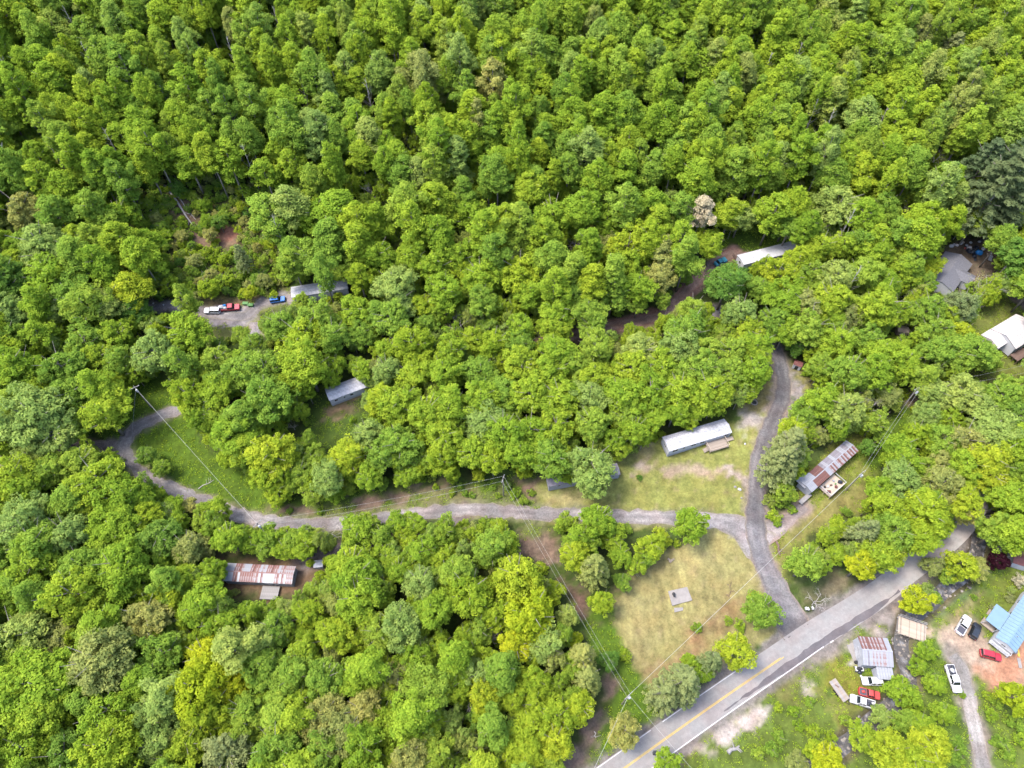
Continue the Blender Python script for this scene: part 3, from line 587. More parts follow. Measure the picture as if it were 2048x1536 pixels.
for i in range(4):                                   # shrubs
    lob = [(0, 0, 1.3, 1.35, 1.3)] + [(random.uniform(-1, 1), random.uniform(-1, 1), random.uniform(.7, 1.3), .8, .8) for _ in range(3)]
    C, Rr = crown_ellipsoids(lob, 7, .42, 500 + i)
    add_var('shrub', leaves(C, Rr, 24, .19, .8, .3), 2.0, 1.4, 2.6, .06, 4)
for i in range(3):                                   # pines: layered drooping fans of needles
    H = 20; R = 4.6; cs = []; rr = []
    for lv in range(15):
        z = 5 + lv * 1.02; rad = R * (1 - (lv / 15.5) ** 1.5) + .3
        for k in range(int(5 + rad * 1.7)):
            a = random.uniform(0, 6.28)
            for q in (.35, .6, .85, 1.0): 
                if random.random() < .8: cs.append((math.cos(a) * rad * q, math.sin(a) * rad * q, z + .5 * q - .3 * q * q)); rr.append(.5)
    add_var('pine', leaves(np.array(cs), np.array(rr), 16, .25, .45, .7, .3, droop=.3, aspect=1.6), R, 12.5, H, .26, 14, mat_='s')
def branchy(seed, H, R, r0, levels=3, spread=.9):
    rd = random.Random(seed); mb = MB(); tips = []
    def go(p, d, l, r, lv):
        m = p + d * l * .5 + Vector((rd.gauss(0, .06), rd.gauss(0, .06), 0)) * l; e = p + d * l
        mb.tube([p, m, e], [r, r * .8, r * .55], 4 if lv else 5, cap=False)
        if lv >= levels: tips.append(e); return
        for k in range(rd.choice((3, 4)) if lv else 6):
            dd = (d * .7 + Vector((rd.gauss(0, 1), rd.gauss(0, 1), rd.gauss(.15, .5))) * spread * .6).normalized()
            st = p + d * l * rd.uniform(.45, 1.0)
            go(st, dd, l * rd.uniform(.5, .75), r * .5, lv + 1)
    go(Vector((0, 0, -.5)), Vector((rd.gauss(0, .04), rd.gauss(0, .04), 1)).normalized(), H * .52, r0, 0)
    return mb, tips
for i in range(3):                                   # nearly leafless trees with a haze of twigs
    mb, tips = branchy(700 + i, 13, 4.5, .2, 3, 1.0)
    C = np.array([tuple(t) for t in tips]); V, Fq, sh = leaves(C, np.full(len(C), .9), 9, .16, 1, .2, .8)
    VAR.setdefault('bare', []).append(dict(crown=npmesh('crown_bare_%d' % i, V, Fq, LM['n'], attrs=sh), trunk=mb.mesh('trunk_bare_%d' % i, M['deadwood'], True), R=5.0, zc=9.5, H=13))
for i in range(3):                                   # dead trees
    mb, tips = branchy(740 + i, 12, 3, .22, 3, .9)
    VAR.setdefault('dead', []).append(dict(crown=None, trunk=mb.mesh('trunk_dead_%d' % i, M['deadwood'], True), R=3.6, zc=8, H=12))
for i in range(3):                                   # bare poles standing in the closed forest
    rd = random.Random(760 + i); mb = MB().tube([(0, 0, -1), (.3, 0, 9), (.1, .2, 17)], [.24, .17, .05], 5)
    for k in range(14):
        z_ = rd.uniform(7, 16.5); a_ = rd.uniform(0, 6.28); l_ = (18 - z_) * .28 + .4; mb.tube([(.2, 0, z_), (.2 + math.cos(a_) * l_, math.sin(a_) * l_, z_ + l_ * .9)], [.07, .02], 4, cap=False)
    VAR.setdefault('pole', []).append(dict(crown=None, trunk=mb.mesh('trunk_pole_%d' % i, M['deadwood'], True), R=2.4, zc=10, H=17))
KIND_NAME = dict(pole='dead_tree', tall='slender_tree', broad='broadleaf_tree', round='round_tree', shrub='shrub', pine='pine_tree', bare='bare_tree', dead='dead_tree')
PLACED = []
KEEP = [[(645, 797), (712, 765), (722, 788), (655, 815)], [(668, 560), (692, 553), (697, 582), (672, 588)], [(586, 577), (597, 573), (598, 583), (588, 585)], [(618, 573), (632, 570), (634, 582), (620, 584)], [(538, 590), (568, 588), (568, 608), (538, 610)], [(403, 608), (480, 602), (512, 612), (505, 650), (425, 648)],
 [(462, 1130), (588, 1132), (588, 1166), (470, 1166)], [(520, 1166), (552, 1166), (552, 1188), (522, 1190)], [(1324, 885), (1460, 836), (1472, 870), (1334, 914)], [(1606, 985), (1600, 965), (1690, 885), (1718, 895), (1680, 955), (1640, 990)],
 [(1472, 500), (1500, 497), (1545, 492), (1545, 510), (1484, 530)], [(1890, 500), (1905, 498), (1945, 515), (1935, 540), (1885, 575)], [(1900, 485), (1990, 480), (1985, 525), (1950, 525)], [(1996, 640), (2060, 625), (2060, 715), (2008, 700)],
 [(1712, 1275), (1788, 1278), (1790, 1350), (1720, 1345)], [(1728, 1350), (1765, 1352), (1762, 1395), (1745, 1412), (1704, 1400)], [(1660, 1365), (1700, 1395), (1680, 1400)], [(1796, 1240), (1855, 1262), (1845, 1278), (1790, 1255)], [(1800, 1278), (1815, 1278), (1822, 1335), (1803, 1340)],
 [(1880, 1330), (1925, 1320), (1930, 1385), (1900, 1385)], [(1905, 1230), (1965, 1235), (1975, 1275), (1950, 1280), (1905, 1270)], [(1960, 1290), (2060, 1180), (2060, 1330), (1965, 1325)], [(1930, 1380), (1950, 1380), (1972, 1540), (1950, 1540)],
 [(1540, 800), (1575, 770), (1560, 720), (1600, 780), (1540, 870)], [(1540, 1350), (1640, 1265), (1790, 1160), (1830, 1125), (1800, 1175), (1660, 1280), (1560, 1345)], [(640, 820), (718, 800), (722, 830), (690, 870), (650, 890)],
 [(1215, 640), (1300, 628), (1330, 622), (1300, 650), (1225, 662)], [(1345, 604), (1396, 552), (1402, 556), (1356, 602)], [(1640, 1005), (1722, 950), (1712, 1000), (1600, 1085), (1562, 1108)], [(1984, 1108), (2012, 1108), (2012, 1134), (1984, 1134)], [(300, 608), (345, 606), (340, 625), (305, 622)], [(1955, 1030), (1975, 1000), (1985, 1010), (1960, 1045)],
 [(1880, 1085), (1940, 1050), (1950, 1060), (1890, 1100)], [(860, 1015), (1100, 1018), (1100, 1036), (860, 1036)], [(505, 1030), (600, 1045), (500, 1045)], [(240, 880), (260, 850), (340, 820), (350, 830), (280, 870), (270, 920), (300, 950)], [(585, 842), (600, 870), (590, 880), (575, 850)],
 [(1040, 1065), (1095, 1060), (1100, 1110), (1050, 1100)], [(700, 992), (900, 965), (1000, 962), (1000, 1000), (760, 1010), (640, 1035)], [(1796, 655), (1812, 655), (1812, 668), (1796, 668)], [(625, 1122), (648, 1122), (648, 1138), (625, 1138)]]
def tree(kind, px, py, rpx, tone, hs=1.0, v=None, zoff=0):
    for poly in (KEEP if tone != 'u' else ()):
        s_ = float(sdf(np.array([px]), np.array([py]), poly)[0])
        if -rpx * 1.05 < s_: rpx = max(9, min(rpx, -s_ * .95)) if s_ < 0 else 9
    """a tree whose crown shows centred at this place of the photo with this half-width"""
    vs = VAR[kind]; i = random.randrange(len(vs)) if v is None else v; q = vs[i]
    s = 1.0; sz = hs
    for _ in range(4):
        p = P(px, py, q['zc'] * sz); d = proj(p.x, p.y, p.z + q['zc'] * sz)[2]; s = rpx * d / F / q['R']
        sz = hs * {'tall': min(1.15, max(.5, s ** .5)), 'broad': max(.35, s ** .8), 'round': s, 'shrub': s, 'pine': s ** .7, 'bare': s, 'dead': s, 'pole': 1.15}[kind]
    root = empty(KIND_NAME[kind], (p.x, p.y, float(terrain(p.x, p.y)) - .05), random.uniform(0, 6.28)); root.scale = (s, s, sz)
    tr = bpy.data.objects.new('trunk', q['trunk']); put(tr, 'trunk', root)
    if q['crown']:
        cr = bpy.data.objects.new('crown', q['crown']); put(cr, 'crown', root)
        cr.material_slots[0].link = 'OBJECT'; cr.material_slots[0].material = LM[tone]
    PLACED.append(dict(o=root, kind=kind, tone=tone, px=px, py=py, r=rpx, x=p.x, y=p.y, R=s * q['R'], i=i))
    return root
B, R_, T_, S_, N_, E_, X_ = 'broad', 'round', 'tall', 'shrub', 'pine', 'bare', 'dead'
# px, py, half-width, tone, kind
HAND = '''
45,420,32,o,B 107,420,30,g,T 85,495,45,p,B 100,548,44,b,B 190,415,25,g,T 237,430,30,b,B 240,478,30,b,T 275,505,28,b,T 150,505,32,g,T 195,525,28,b,T 140,590,38,g,B 100,612,32,p,B 170,612,40,g,B 217,605,32,p,B 268,618,32,d,B 368,598,20,g,T
325,642,30,b,B 378,668,48,b,B 312,705,48,p,B 235,668,28,b,B 170,682,35,g,B 200,714,30,b,B 237,724,28,g,B 30,732,40,b,B 125,737,38,g,B 70,748,30,b,B 435,722,30,g,B 483,672,28,g,R 500,737,38,g,B 415,577,22,y,R 292,565,22,g,R 335,573,20,b,R 15,625,35,p,B 15,560,34,d,B 85,692,25,p,E 18,680,30,g,B
532,420,35,g,T 577,402,28,p,T 625,432,32,b,B 672,415,38,b,T 660,470,32,g,T 717,447,30,y,T 720,484,28,b,T 757,440,22,b,T 812,405,30,g,T 825,442,28,b,T 870,400,32,b,T 877,464,26,b,T 932,430,32,b,B 972,460,30,b,T 1012,440,28,b,T 622,517,32,g,B 645,538,22,g,T
717,548,28,y,T 757,515,32,b,B 825,515,32,b,B 787,568,38,p,B 872,528,32,b,B 922,510,30,b,B 962,558,34,b,B 887,583,36,b,B 962,600,30,g,B 990,505,25,g,T 605,606,30,g,B 562,652,35,g,B 632,637,36,g,B 605,676,40,y,B 612,726,45,b,B 712,624,32,b,B 667,674,30,g,B 725,667,25,g,B 782,637,38,g,B 800,607,32,p,B 845,612,26,y,B 850,650,22,g,B
912,647,28,n,E 1000,604,22,n,E 970,652,22,g,R 825,688,38,y,B 775,700,25,b,B 902,702,32,b,B 987,688,30,y,B 945,682,25,b,B 727,742,30,b,B 775,742,28,p,B 827,747,32,b,B 887,742,32,b,B 962,744,34,g,B 532,738,38,g,B 578,758,30,b,B
1039,447,28,g,T 1106,432,38,b,B 1164,412,30,b,T 1214,442,30,b,B 1249,409,28,g,T 1306,406,28,b,T 1319,436,25,b,T 1364,412,25,g,T 1404,418,24,w,T 1440,437,25,b,B 1482,432,32,p,B 1039,548,38,y,B 1060,584,32,b,B 1090,470,28,b,T 1105,512,28,g,T 1154,486,24,n,E 1180,492,25,b,T 1216,486,20,o,B 1256,492,36,y,B 1249,528,30,b,B 1299,474,25,y,T 1330,505,34,o,B 1362,472,26,b,T 1375,507,25,g,T 1425,492,30,b,B
1150,542,28,g,T 1187,557,26,y,T 1110,569,25,b,T 1225,547,28,g,T 1320,553,30,o,B 1275,573,32,b,B 1225,592,30,g,B 1275,608,30,g,B 1325,600,26,g,B 1372,555,20,g,R 1235,627,20,g,R 1175,622,34,g,B 1120,622,34,b,B 1185,657,30,g,B 1106,657,30,b,B 1040,657,28,b,B 1044,688,28,g,B 1340,455,24,n,E
1454,568,45,d,B 1384,622,45,g,B 1375,662,38,g,B 1482,624,30,p,B 1520,577,32,g,B 1274,675,38,b,B 1279,701,38,p,B 1357,693,34,p,B 1190,694,36,g,B 1112,707,36,b,B 1042,729,36,b,B 1409,737,34,g,B 1100,742,36,b,B 1262,738,38,b,B 1187,750,32,b,B 1500,662,28,b,B 1512,694,36,b,B 1444,667,22,g,R 1366,738,32,g,B 1460,705,30,g,B 1320,735,34,b,B 1150,730,30,g,B
1551,416,28,b,T 1591,402,24,y,T 1581,452,34,g,B 1618,450,25,b,T 1676,412,40,p,B 1726,422,28,b,T 1768,416,30,g,B 1811,406,22,o,E 1851,436,30,y,T 1846,465,28,b,T 1886,430,18,n,E 1911,436,22,y,T 1950,447,28,g,B 2000,372,62,k,N 1965,330,40,k,N 2030,330,46,k,N 2022,415,36,k,N 1641,496,32,b,B 1686,491,28,b,B 1716,486,28,g,B 1756,499,30,b,B 1598,516,24,y,T 1556,548,38,y,B 1611,546,36,g,B 1671,556,34,p,B 1723,546,34,g,B 1798,507,26,g,B 1801,462,25,g,T
1862,530,30,y,B 1850,566,25,g,B 1766,566,32,b,B 1813,542,28,b,B 1823,586,22,p,E 1761,611,38,b,B 1791,624,28,b,B 1666,599,36,b,B 1568,600,36,b,B 1606,611,30,o,B 1698,631,26,o,B 1618,656,34,g,B 1656,631,26,b,B 1856,619,34,g,B 1886,631,28,b,B 1928,601,38,p,E 1920,612,34,s,B 1971,560,38,o,E 2016,571,25,g,R 2031,511,40,d,B 1673,686,32,b,B 1696,690,20,w,X 1736,681,28,g,B 1761,706,36,b,B
1811,724,36,b,B 1823,666,30,p,E 1868,661,30,g,B 1926,666,30,y,B 1950,699,42,g,B 1911,711,40,g,B 1873,699,30,g,B 1593,694,20,d,R 1623,691,20,o,E 1641,731,28,g,B 1698,746,36,g,B 1748,741,34,b,B 1982,725,22,g,R 1545,640,28,g,B 1570,665,28,b,B 1580,560,30,b,B 1640,575,28,g,B
375,790,38,y,B 405,832,30,b,B 428,792,32,b,B 452,762,30,g,B 472,735,28,b,B 505,690,28,g,B 415,750,26,b,B 70,832,55,p,B 105,870,45,p,B 207,827,48,b,B 150,790,35,g,B 75,785,30,b,B 140,852,30,g,B 295,910,22,d,R 322,935,18,g,R 422,873,18,y,R 462,912,28,y,R 30,950,42,b,B 45,977,38,b,B 100,945,35,g,B 75,907,30,p,B 200,960,50,b,B 175,982,40,b,B 240,995,40,b,B 278,1000,28,b,B 162,925,35,g,B
230,1057,42,b,B 295,1040,30,y,B 320,1077,38,d,B 50,1050,48,p,B 75,1090,45,g,B 137,1070,40,p,B 350,1012,22,b,R 355,1042,24,b,R 378,1012,16,o,R 435,1022,28,b,R 405,1036,24,g,R 457,1077,36,b,B 375,1095,30,o,B 412,1102,22,o,R 250,1125,45,b,B 162,1130,45,g,B 505,1080,25,b,R 425,1138,26,b,B 12,1105,35,g,B
532,796,45,g,B 572,824,38,g,B 545,908,52,y,B 530,953,35,y,B 625,917,26,g,R 602,948,28,g,R 660,957,36,p,B 697,917,42,y,B 737,871,42,p,B 707,841,30,b,B 737,800,42,p,B 800,808,38,b,B 850,828,38,b,B 900,811,38,b,B 962,796,38,b,B 962,841,38,p,B 800,891,38,g,B 760,907,30,g,B 887,876,35,b,B 882,921,34,y,B 942,906,38,b,B 985,920,32,y,B 1007,866,38,b,B
737,955,32,b,B 807,955,22,b,R 767,970,26,g,R 700,977,28,g,R 667,988,20,b,R 625,988,22,g,R 555,985,26,y,R 837,940,22,y,R 902,943,20,y,R 957,948,18,y,R 718,1060,34,b,R 745,1050,22,g,R 795,1047,24,b,R 832,1046,23,b,R 655,1062,24,n,E 632,1070,18,p,R 537,1075,26,b,R 570,1072,20,b,R 612,1090,30,b,B 527,1095,24,g,R 572,1102,24,b,R 622,1125,16,y,R
717,1100,18,p,R 767,1097,26,b,R 802,1105,15,o,R 847,1102,30,b,B 887,1115,26,b,B 922,1058,18,b,R 942,1066,18,o,R 967,1044,16,b,R 1002,1052,18,b,R 982,1100,34,g,B 917,1090,22,g,R 662,1120,18,y,R 702,1132,38,b,B 787,1137,25,b,B 1010,1077,22,b,R
1060,790,38,b,B 1120,800,38,b,B 1180,790,36,p,B 1240,792,40,b,B 1300,780,38,b,B 1358,786,36,b,B 1414,785,36,b,B 1300,835,34,b,B 1350,820,32,b,B 1400,806,30,b,B 1436,795,24,b,B 1268,862,28,b,B 1250,832,30,g,B 1185,848,34,g,B 1112,852,36,b,B 1060,862,36,b,B 1040,905,32,b,B 1090,882,28,b,B 1103,917,38,g,B 1182,928,44,p,B 1178,965,32,p,B 1050,942,16,y,R 1280,955,8,d,S 1508,742,38,b,B 1490,780,26,b,R 1515,715,30,b,B 1455,745,32,g,B 1225,880,22,b,B
1195,1042,38,b,B 1165,1074,28,b,B 1150,1112,33,y,B 1225,1082,26,b,R 1240,1112,24,b,R 1190,1134,30,o,N 1300,1092,28,y,R 1272,1130,20,b,R 1380,1048,35,b,R 1357,1086,11,b,S 1243,1165,18,g,R 1205,1202,26,y,B 1325,1080,20,y,R 1290,1112,20,g,R
1034,1155,50,y,B 1063,1228,52,Y,B 1093,1292,35,p,B 1134,1231,24,p,B 1107,1184,22,y,R 940,1184,40,y,B 993,1228,28,y,B 1031,1292,34,Y,B 1166,1310,28,o,N 1175,1354,28,o,N 1148,1278,18,Y,R 1216,1319,20,d,R 1251,1304,13,b,S 1072,1360,30,y,B 1031,1398,26,y,B 955,1348,30,p,B 964,1383,30,y,B 923,1348,30,b,B 852,1380,42,g,B 800,1348,28,o,B 832,1316,32,b,B
864,1219,36,b,B 797,1248,40,p,B 758,1266,32,g,B 882,1284,22,b,B 841,1166,32,p,B 797,1143,25,b,B 882,1152,22,g,B 767,1193,20,y,R 715,1155,42,b,B 717,1199,40,b,B 958,1262,26,g,B 1160,1413,34,y,B 1119,1433,34,y,B 1072,1407,28,p,E 1072,1412,26,y,B 1066,1448,32,y,B 1110,1483,38,y,B 1031,1498,38,y,B 1049,1518,36,y,B 1100,1521,30,g,B
726,1421,34,o,B 779,1454,28,b,B 817,1512,36,o,B 726,1495,42,b,B 864,1448,26,y,B 876,1512,32,g,B 917,1475,16,p,R 955,1437,20,d,R 65,1136,45,b,B 147,1187,50,b,B 239,1153,45,b,B 294,1232,40,o,B 342,1191,30,y,B 403,1215,40,b,B 420,1160,28,b,B 362,1163,28,b,B 440,1249,32,b,B 328,1307,38,g,B 413,1314,38,Y,B 386,1375,52,Y,B 466,1369,32,Y,B 403,1430,38,y,B
205,1321,55,o,B 85,1375,65,b,B 85,1423,50,b,B 34,1273,50,p,B 120,1280,32,o,B 34,1307,40,g,B 222,1420,50,b,B 212,1495,55,y,B 308,1444,38,p,B 318,1488,36,p,B 376,1488,36,b,B 492,1420,32,g,B 526,1334,36,g,B 526,1287,32,p,B 550,1258,30,g,B 492,1222,22,b,B 612,1228,32,y,B 663,1273,34,y,B 608,1307,30,b,B 588,1355,38,g,B 649,1358,38,g,B 547,1382,30,g,B 554,1495,42,g,B 499,1451,34,g,B 451,1512,45,s,B
649,1427,42,o,B 608,1464,28,y,B 683,1464,38,o,B 649,1505,38,g,B 51,1495,50,b,B 130,1512,40,d,B 572,1222,22,p,R 625,1180,20,g,R 640,1150,16,y,R
1648,802,38,b,B 1611,825,30,g,B 1686,815,34,p,B 1676,850,24,b,B 1586,860,32,y,B 1634,868,20,o,R 1581,890,36,s,N 1566,925,34,s,N 1593,945,30,y,B 1573,983,24,g,R 1736,807,30,n,E 1773,790,20,o,B 1751,845,28,g,B 1698,775,28,n,E 1736,893,22,d,R 1765,870,20,g,R
1873,787,36,p,B 1926,790,42,p,B 1856,832,28,p,B 1891,842,24,b,B 1831,870,28,y,B 1923,880,34,o,B 1961,820,38,p,B 1981,860,38,p,B 1801,895,34,b,B 1811,925,34,b,B 1883,880,30,g,B 1883,925,24,o,B 1928,930,34,b,B 1853,935,20,g,B 1886,967,34,o,B 1981,920,38,y,B 1982,950,30,y,B 1798,955,42,p,B 1763,985,30,b,B 1778,1015,38,b,B 1856,995,25,g,B 1848,1027,42,y,B 1926,1000,34,y,B 1925,1025,30,o,B 1880,1055,38,y,B 1836,1078,36,y,B
1786,1065,34,g,B 1731,1065,28,s,N 1676,1055,32,y,B 1656,1070,34,b,B 1691,1022,20,g,R 1748,1112,32,b,B 1781,1108,26,y,B 1722,1130,26,Y,B 1613,1127,46,g,B 2003,795,38,g,B 2026,785,34,g,B 2031,832,34,d,B 2036,890,38,b,B 2025,988,36,b,B 1998,1005,26,b,B 2005,1055,38,g,B 2020,1080,34,b,B 2038,935,30,g,B 1998,1118,22,u,R 1921,1125,32,y,R 1862,1130,20,o,R 1956,1132,26,o,R 1900,1150,18,g,R 1836,1204,30,Y,R 1815,1210,16,g,S
1520,1221,36,g,R 1510,1192,12,Y,S 1468,1300,36,y,R 1425,1322,22,s,N 1367,1362,38,s,N 1330,1386,32,s,N 1400,1342,22,b,R 1458,1242,11,g,S 1481,1250,15,b,S 1394,1256,13,b,S 1377,1320,16,b,R 1249,1463,36,o,B 1249,1470,26,n,E 1251,1312,14,b,S
1803,1379,30,b,R 1826,1394,24,b,R 1853,1304,20,b,R 1843,1330,18,b,R 1870,1370,20,b,R 1862,1350,16,g,S 1768,1429,22,p,R 1811,1442,24,g,R 1736,1474,30,b,R 1781,1500,40,y,B 1861,1492,42,y,B 1823,1517,36,y,B 1905,1502,30,g,B 1661,1515,34,Y,B 1596,1522,22,o,R 1636,1502,24,y,R 2033,1392,34,Y,R 1885,1427,22,b,R 1838,1449,26,b,R 1561,1477,16,g,S 1598,1452,14,b,S 1998,1484,16,g,S 1335,1527,26,b,R 1545,1500,18,g,S 1690,1440,15,g,S 1630,1462,16,b,S 1660,1470,14,y,S 1560,1415,12,b,S 1590,1425,14,b,S 1620,1405,12,g,S 1520,1510,16,g,S
1855,1180,18,p,S 1880,1195,14,g,S 1950,1195,8,g,S 1985,1215,10,s,S 1993,1230,9,s,S 2020,1195,12,s,S 2025,1180,9,p,S 2040,1158,16,w,S 1975,1235,8,g,S 2030,1440,20,g,S 1995,1400,16,g,S 1985,1430,16,b,S 2015,1500,20,g,S 2040,1480,18,b,S 1975,1390,12,b,S 1925,1390,10,b,S
870,975,10,b,S 905,985,14,b,S 930,985,10,g,S 945,990,9,g,S 985,975,14,g,S 995,990,16,g,S 1030,985,13,b,S 1045,998,12,g,S 1062,985,10,g,S 1015,970,12,p,S 640,1025,8,b,S 580,1020,8,g,S 920,970,9,g,S
1610,745,9,b,S 1622,745,12,g,S 1640,760,14,b,S
'''
K1 = dict(B=B, R=R_, T=T_, S=S_, N=N_, E=E_, X=X_)
def grow(px, py, r, kk):
    if 1090 < px < 1190 and 910 < py < 970: return 1.12
    m = max(sdf(np.array([px]), np.array([py]), poly)[0] for poly in CLEAR.values())
    return 1.03 if (m > -r * 1.6 or kk not in 'BT') else 1.22
for tok in HAND.split():
    a, b_, r_, tn, kk = tok.split(',')
    tree(K1[kk], float(a), float(b_), float(r_) * grow(float(a), float(b_), float(r_), kk), tn, hs=1.0 if kk != 'B' else random.uniform(.9, 1.1))
for a, b_, r_ in ((990, 1272, 20), (948, 1290, 18), (962, 1318, 14), (1132, 1345, 15), (758, 1382, 26), (930, 1432, 16), (962, 1475, 16), (945, 1512, 30), (1090, 1490, 18), (745, 375, 20), (820, 288, 18), (1884, 312, 24), (1152, 487, 18), (1735, 1045, 16), (1640, 1198, 20), (585, 850, 20), (1260, 1465, 16)):
    tree('dead', a, b_, r_, 'n')
for a, b_ in ((20, 150), (60, 240), (150, 60), (185, 130), (270, 190), (340, 215), (400, 60), (470, 120), (120, 320), (520, 260), (560, 60), (610, 190), (655, 320), (500, 330), (230, 300), (740, 200), (790, 110), (905, 190), (560, 470), (1620, 240), (1560, 70), (1590, 130), (1650, 260), (1755, 255), (1840, 260), (1880, 230), (1935, 40), (1700, 570), (1690, 455), (1530, 150), (640, 110), (30, 330)):
    tree('pole', a, b_, 12, 'n')
nHAND = len(PLACED)
CLW = {k: v for k, v in CLEAR.items()}
BB = {id(p): (min(a for a, b in p), max(a for a, b in p), min(b for a, b in p), max(b for a, b in p)) for p in list(CLW.values()) + KEEP}
def blocked(px, py, r):
    X1 = np.array([px]); Y1 = np.array([py])
    for poly in CLW.values():
        q = BB[id(poly)]
        if px < q[0] - r or px > q[1] + r or py < q[2] - r or py > q[3] + r: continue
        s = sdf(X1, Y1, poly)[0]
        if s > -r * .85: return True
    for poly in KEEP:
        q = BB[id(poly)]; r2 = r * 1.2
        if px < q[0] - r2 or px > q[1] + r2 or py < q[2] - r2 or py > q[3] + r2: continue
        if sdf(X1, Y1, poly)[0] > -r * 1.15: return True
    return False
RPTS = np.concatenate([R[::3] for R in (R_MAIN, R_LOW, R_UP, HWY, R_ROW, R_WEST)])
RPX = np.array([proj(p[0], p[1], float(terrain0(p[0], p[1])))[:2] for p in RPTS])
HP = np.array([(t['px'], t['py'], t['r']) for t in PLACED if t['kind'] not in ('shrub',)])
def hill_tone(px, py):
    if 740 < px < 1020 and py < 260 and noise(px, py, 120, 7) > -.2: return random.choice('oyogybo')
    if px > 1850 and py < 300: return random.choice('ggbbgsd')
    return random.choice('bbggbgbybgbpgb')
# fill: the closed hillside forest, and every gap between the trees placed above
cand = []
yy = -8.0
while yy < 420:
    sp = 5.4 if yy < 150 else 6.9; xx = -330.0 + random.uniform(0, sp)
    while xx < 330:
        cand.append((xx + random.gauss(0, .26 * sp), yy + random.gauss(0, .26 * sp))); xx += sp
    yy += sp * .9
random.shuffle(cand); FILL = []
for (x0, y0) in cand:
    z0 = float(terrain0(x0, y0)); i = random.randrange(8); q = VAR['tall'][i]
    px, py, d = proj(x0, y0, z0 + q['zc'])
    if not (-90 < px < 2140 and -130 < py < 1640): continue
    hill = py < 398
    Rm = random.uniform(3.5, 5.6) if hill else random.uniform(3.4, 4.8); r = Rm * F / d
    if 280 < px < 560 and 350 < py < 602: continue
    if py > 1140 and px > 1330 or (px > 1180 and py > 1060): continue
    if len(HP):
        dd = np.hypot(HP[:, 0] - px, HP[:, 1] - py); 
        if (dd < (.62 if not hill else .8) * (HP[:, 2] + r * .5) + .18 * r).any(): continue
    if blocked(px, py, r): continue
    if np.hypot(RPX[:, 0] - px, RPX[:, 1] - py).min() < r * .9 + 12 and py > 500: continue
    bx, by, _ = proj(x0, y0, z0)
    if np.hypot(RPX[:, 0] - bx, RPX[:, 1] - by).min() < 16: continue
    FILL.append((d, x0, y0, z0, px, py, r, Rm, i, hill))
FILL.sort()
print('placed', nHAND, 'fill', len(FILL))
NIND = 290; cnt = 0; stuffP = []
for (d, x0, y0, z0, px, py, r, Rm, i, hill) in FILL:
    inview = -r < px < 2048 + r and -r < py < 1536 + r
    if cnt < NIND and inview:
        cnt += 1; tn = hill_tone(px, py)
        root = empty('slender_tree', (x0, y0, z0 - .1), random.uniform(0, 6.28)); s = Rm / 3.6; root.scale = (s, s, random.uniform(1.0, 1.35) if hill else random.uniform(.7, .9))
        q = VAR['tall'][i]; put(bpy.data.objects.new('trunk', q['trunk']), 'trunk', root); cr = put(bpy.data.objects.new('crown', q['crown']), 'crown', root)
        cr.material_slots[0].link = 'OBJECT'; cr.material_slots[0].material = LM[tn]
        PLACED.append(dict(o=root, kind='tall', tone=tn, px=px, py=py, r=r, x=x0, y=y0, R=Rm, i=i, fill=1))
    else: stuffP.append((x0, y0, z0, Rm / 3.6, random.uniform(1.0, 1.35) if hill else random.uniform(.75, 1.0), random.uniform(0, 6.28), i, px, py))
# young understorey trees in the remaining gaps
under = []; yy = -6.0
AP = np.array([(t['px'], t['py'], t['r']) for t in PLACED if t['kind'] != 'shrub'])
while yy < 330:
    xx = -300.0 + random.uniform(0, 4)
    while xx < 300:
        x0, y0 = xx + random.gauss(0, 1.1), yy + random.gauss(0, 1.1); xx += 4.3
        z0 = float(terrain0(x0, y0)); px, py, d = proj(x0, y0, z0 + 5)
        if not (-60 < px < 2110 and -60 < py < 1600): continue
        if 280 < px < 560 and 350 < py < 602 or py > 1140 and px > 1330 or (px > 1180 and py > 1060 and px < 1600): continue
        Rm = random.uniform(2.0, 3.1); r = Rm * F / d
        if (np.hypot(AP[:, 0] - px, AP[:, 1] - py) < AP[:, 2] * .6).any() and random.random() < .8: continue
        if blocked(px, py, r): continue
        bx, by, _ = proj(x0, y0, z0)
        if np.hypot(RPX[:, 0] - bx, RPX[:, 1] - by).min() < r + 10: continue
        under.append((x0, y0, z0, Rm / 4.0, random.uniform(.7, 1.15), random.uniform(0, 6.28), random.randrange(4)))
    yy += 4.0
print('understorey', len(under))
# scrubby slope left of the upper lane, and the darker pines of the upper right
for _ in range(1800):
    px, py = random.uniform(285, 565), random.uniform(352, 598); r = random.uniform(9, 17)
    if py > 590 or np.hypot(px - 455, (py - 474)) < 26 or inpoly(np.array([px]), np.array([py]), [(330, 370), (345, 370), (425, 480), (425, 500), (395, 500)])[0]: continue
    if any(abs(t['px'] - px) < .5 * (t['r'] + r) and abs(t['py'] - py) < .46 * (t['r'] + r) for t in PLACED[nHAND + cnt:]) : continue
    if any(np.hypot(t['px'] - px, t['py'] - py) < .75 * t['r'] for t in PLACED[:nHAND]): continue
    tree(random.choice(('shrub', 'round', 'shrub')), px, py, r, random.choice('ggbogbydo'))
for px, py, r in ((1640, 30, 26), (1790, 40, 30), (1800, 85, 26), (1880, 70, 30), (1900, 110, 30), (1975, 120, 28), (1890, 165, 26), (1160, 110, 24), (1175, 145, 22), (1990, 60, 24), (1920, 190, 26), (2035, 160, 24), (1530, 30, 20), (482, 512, 16), (1610, 75, 22), (1960, 170, 24)):
    tree('pine', px, py, r, 's')
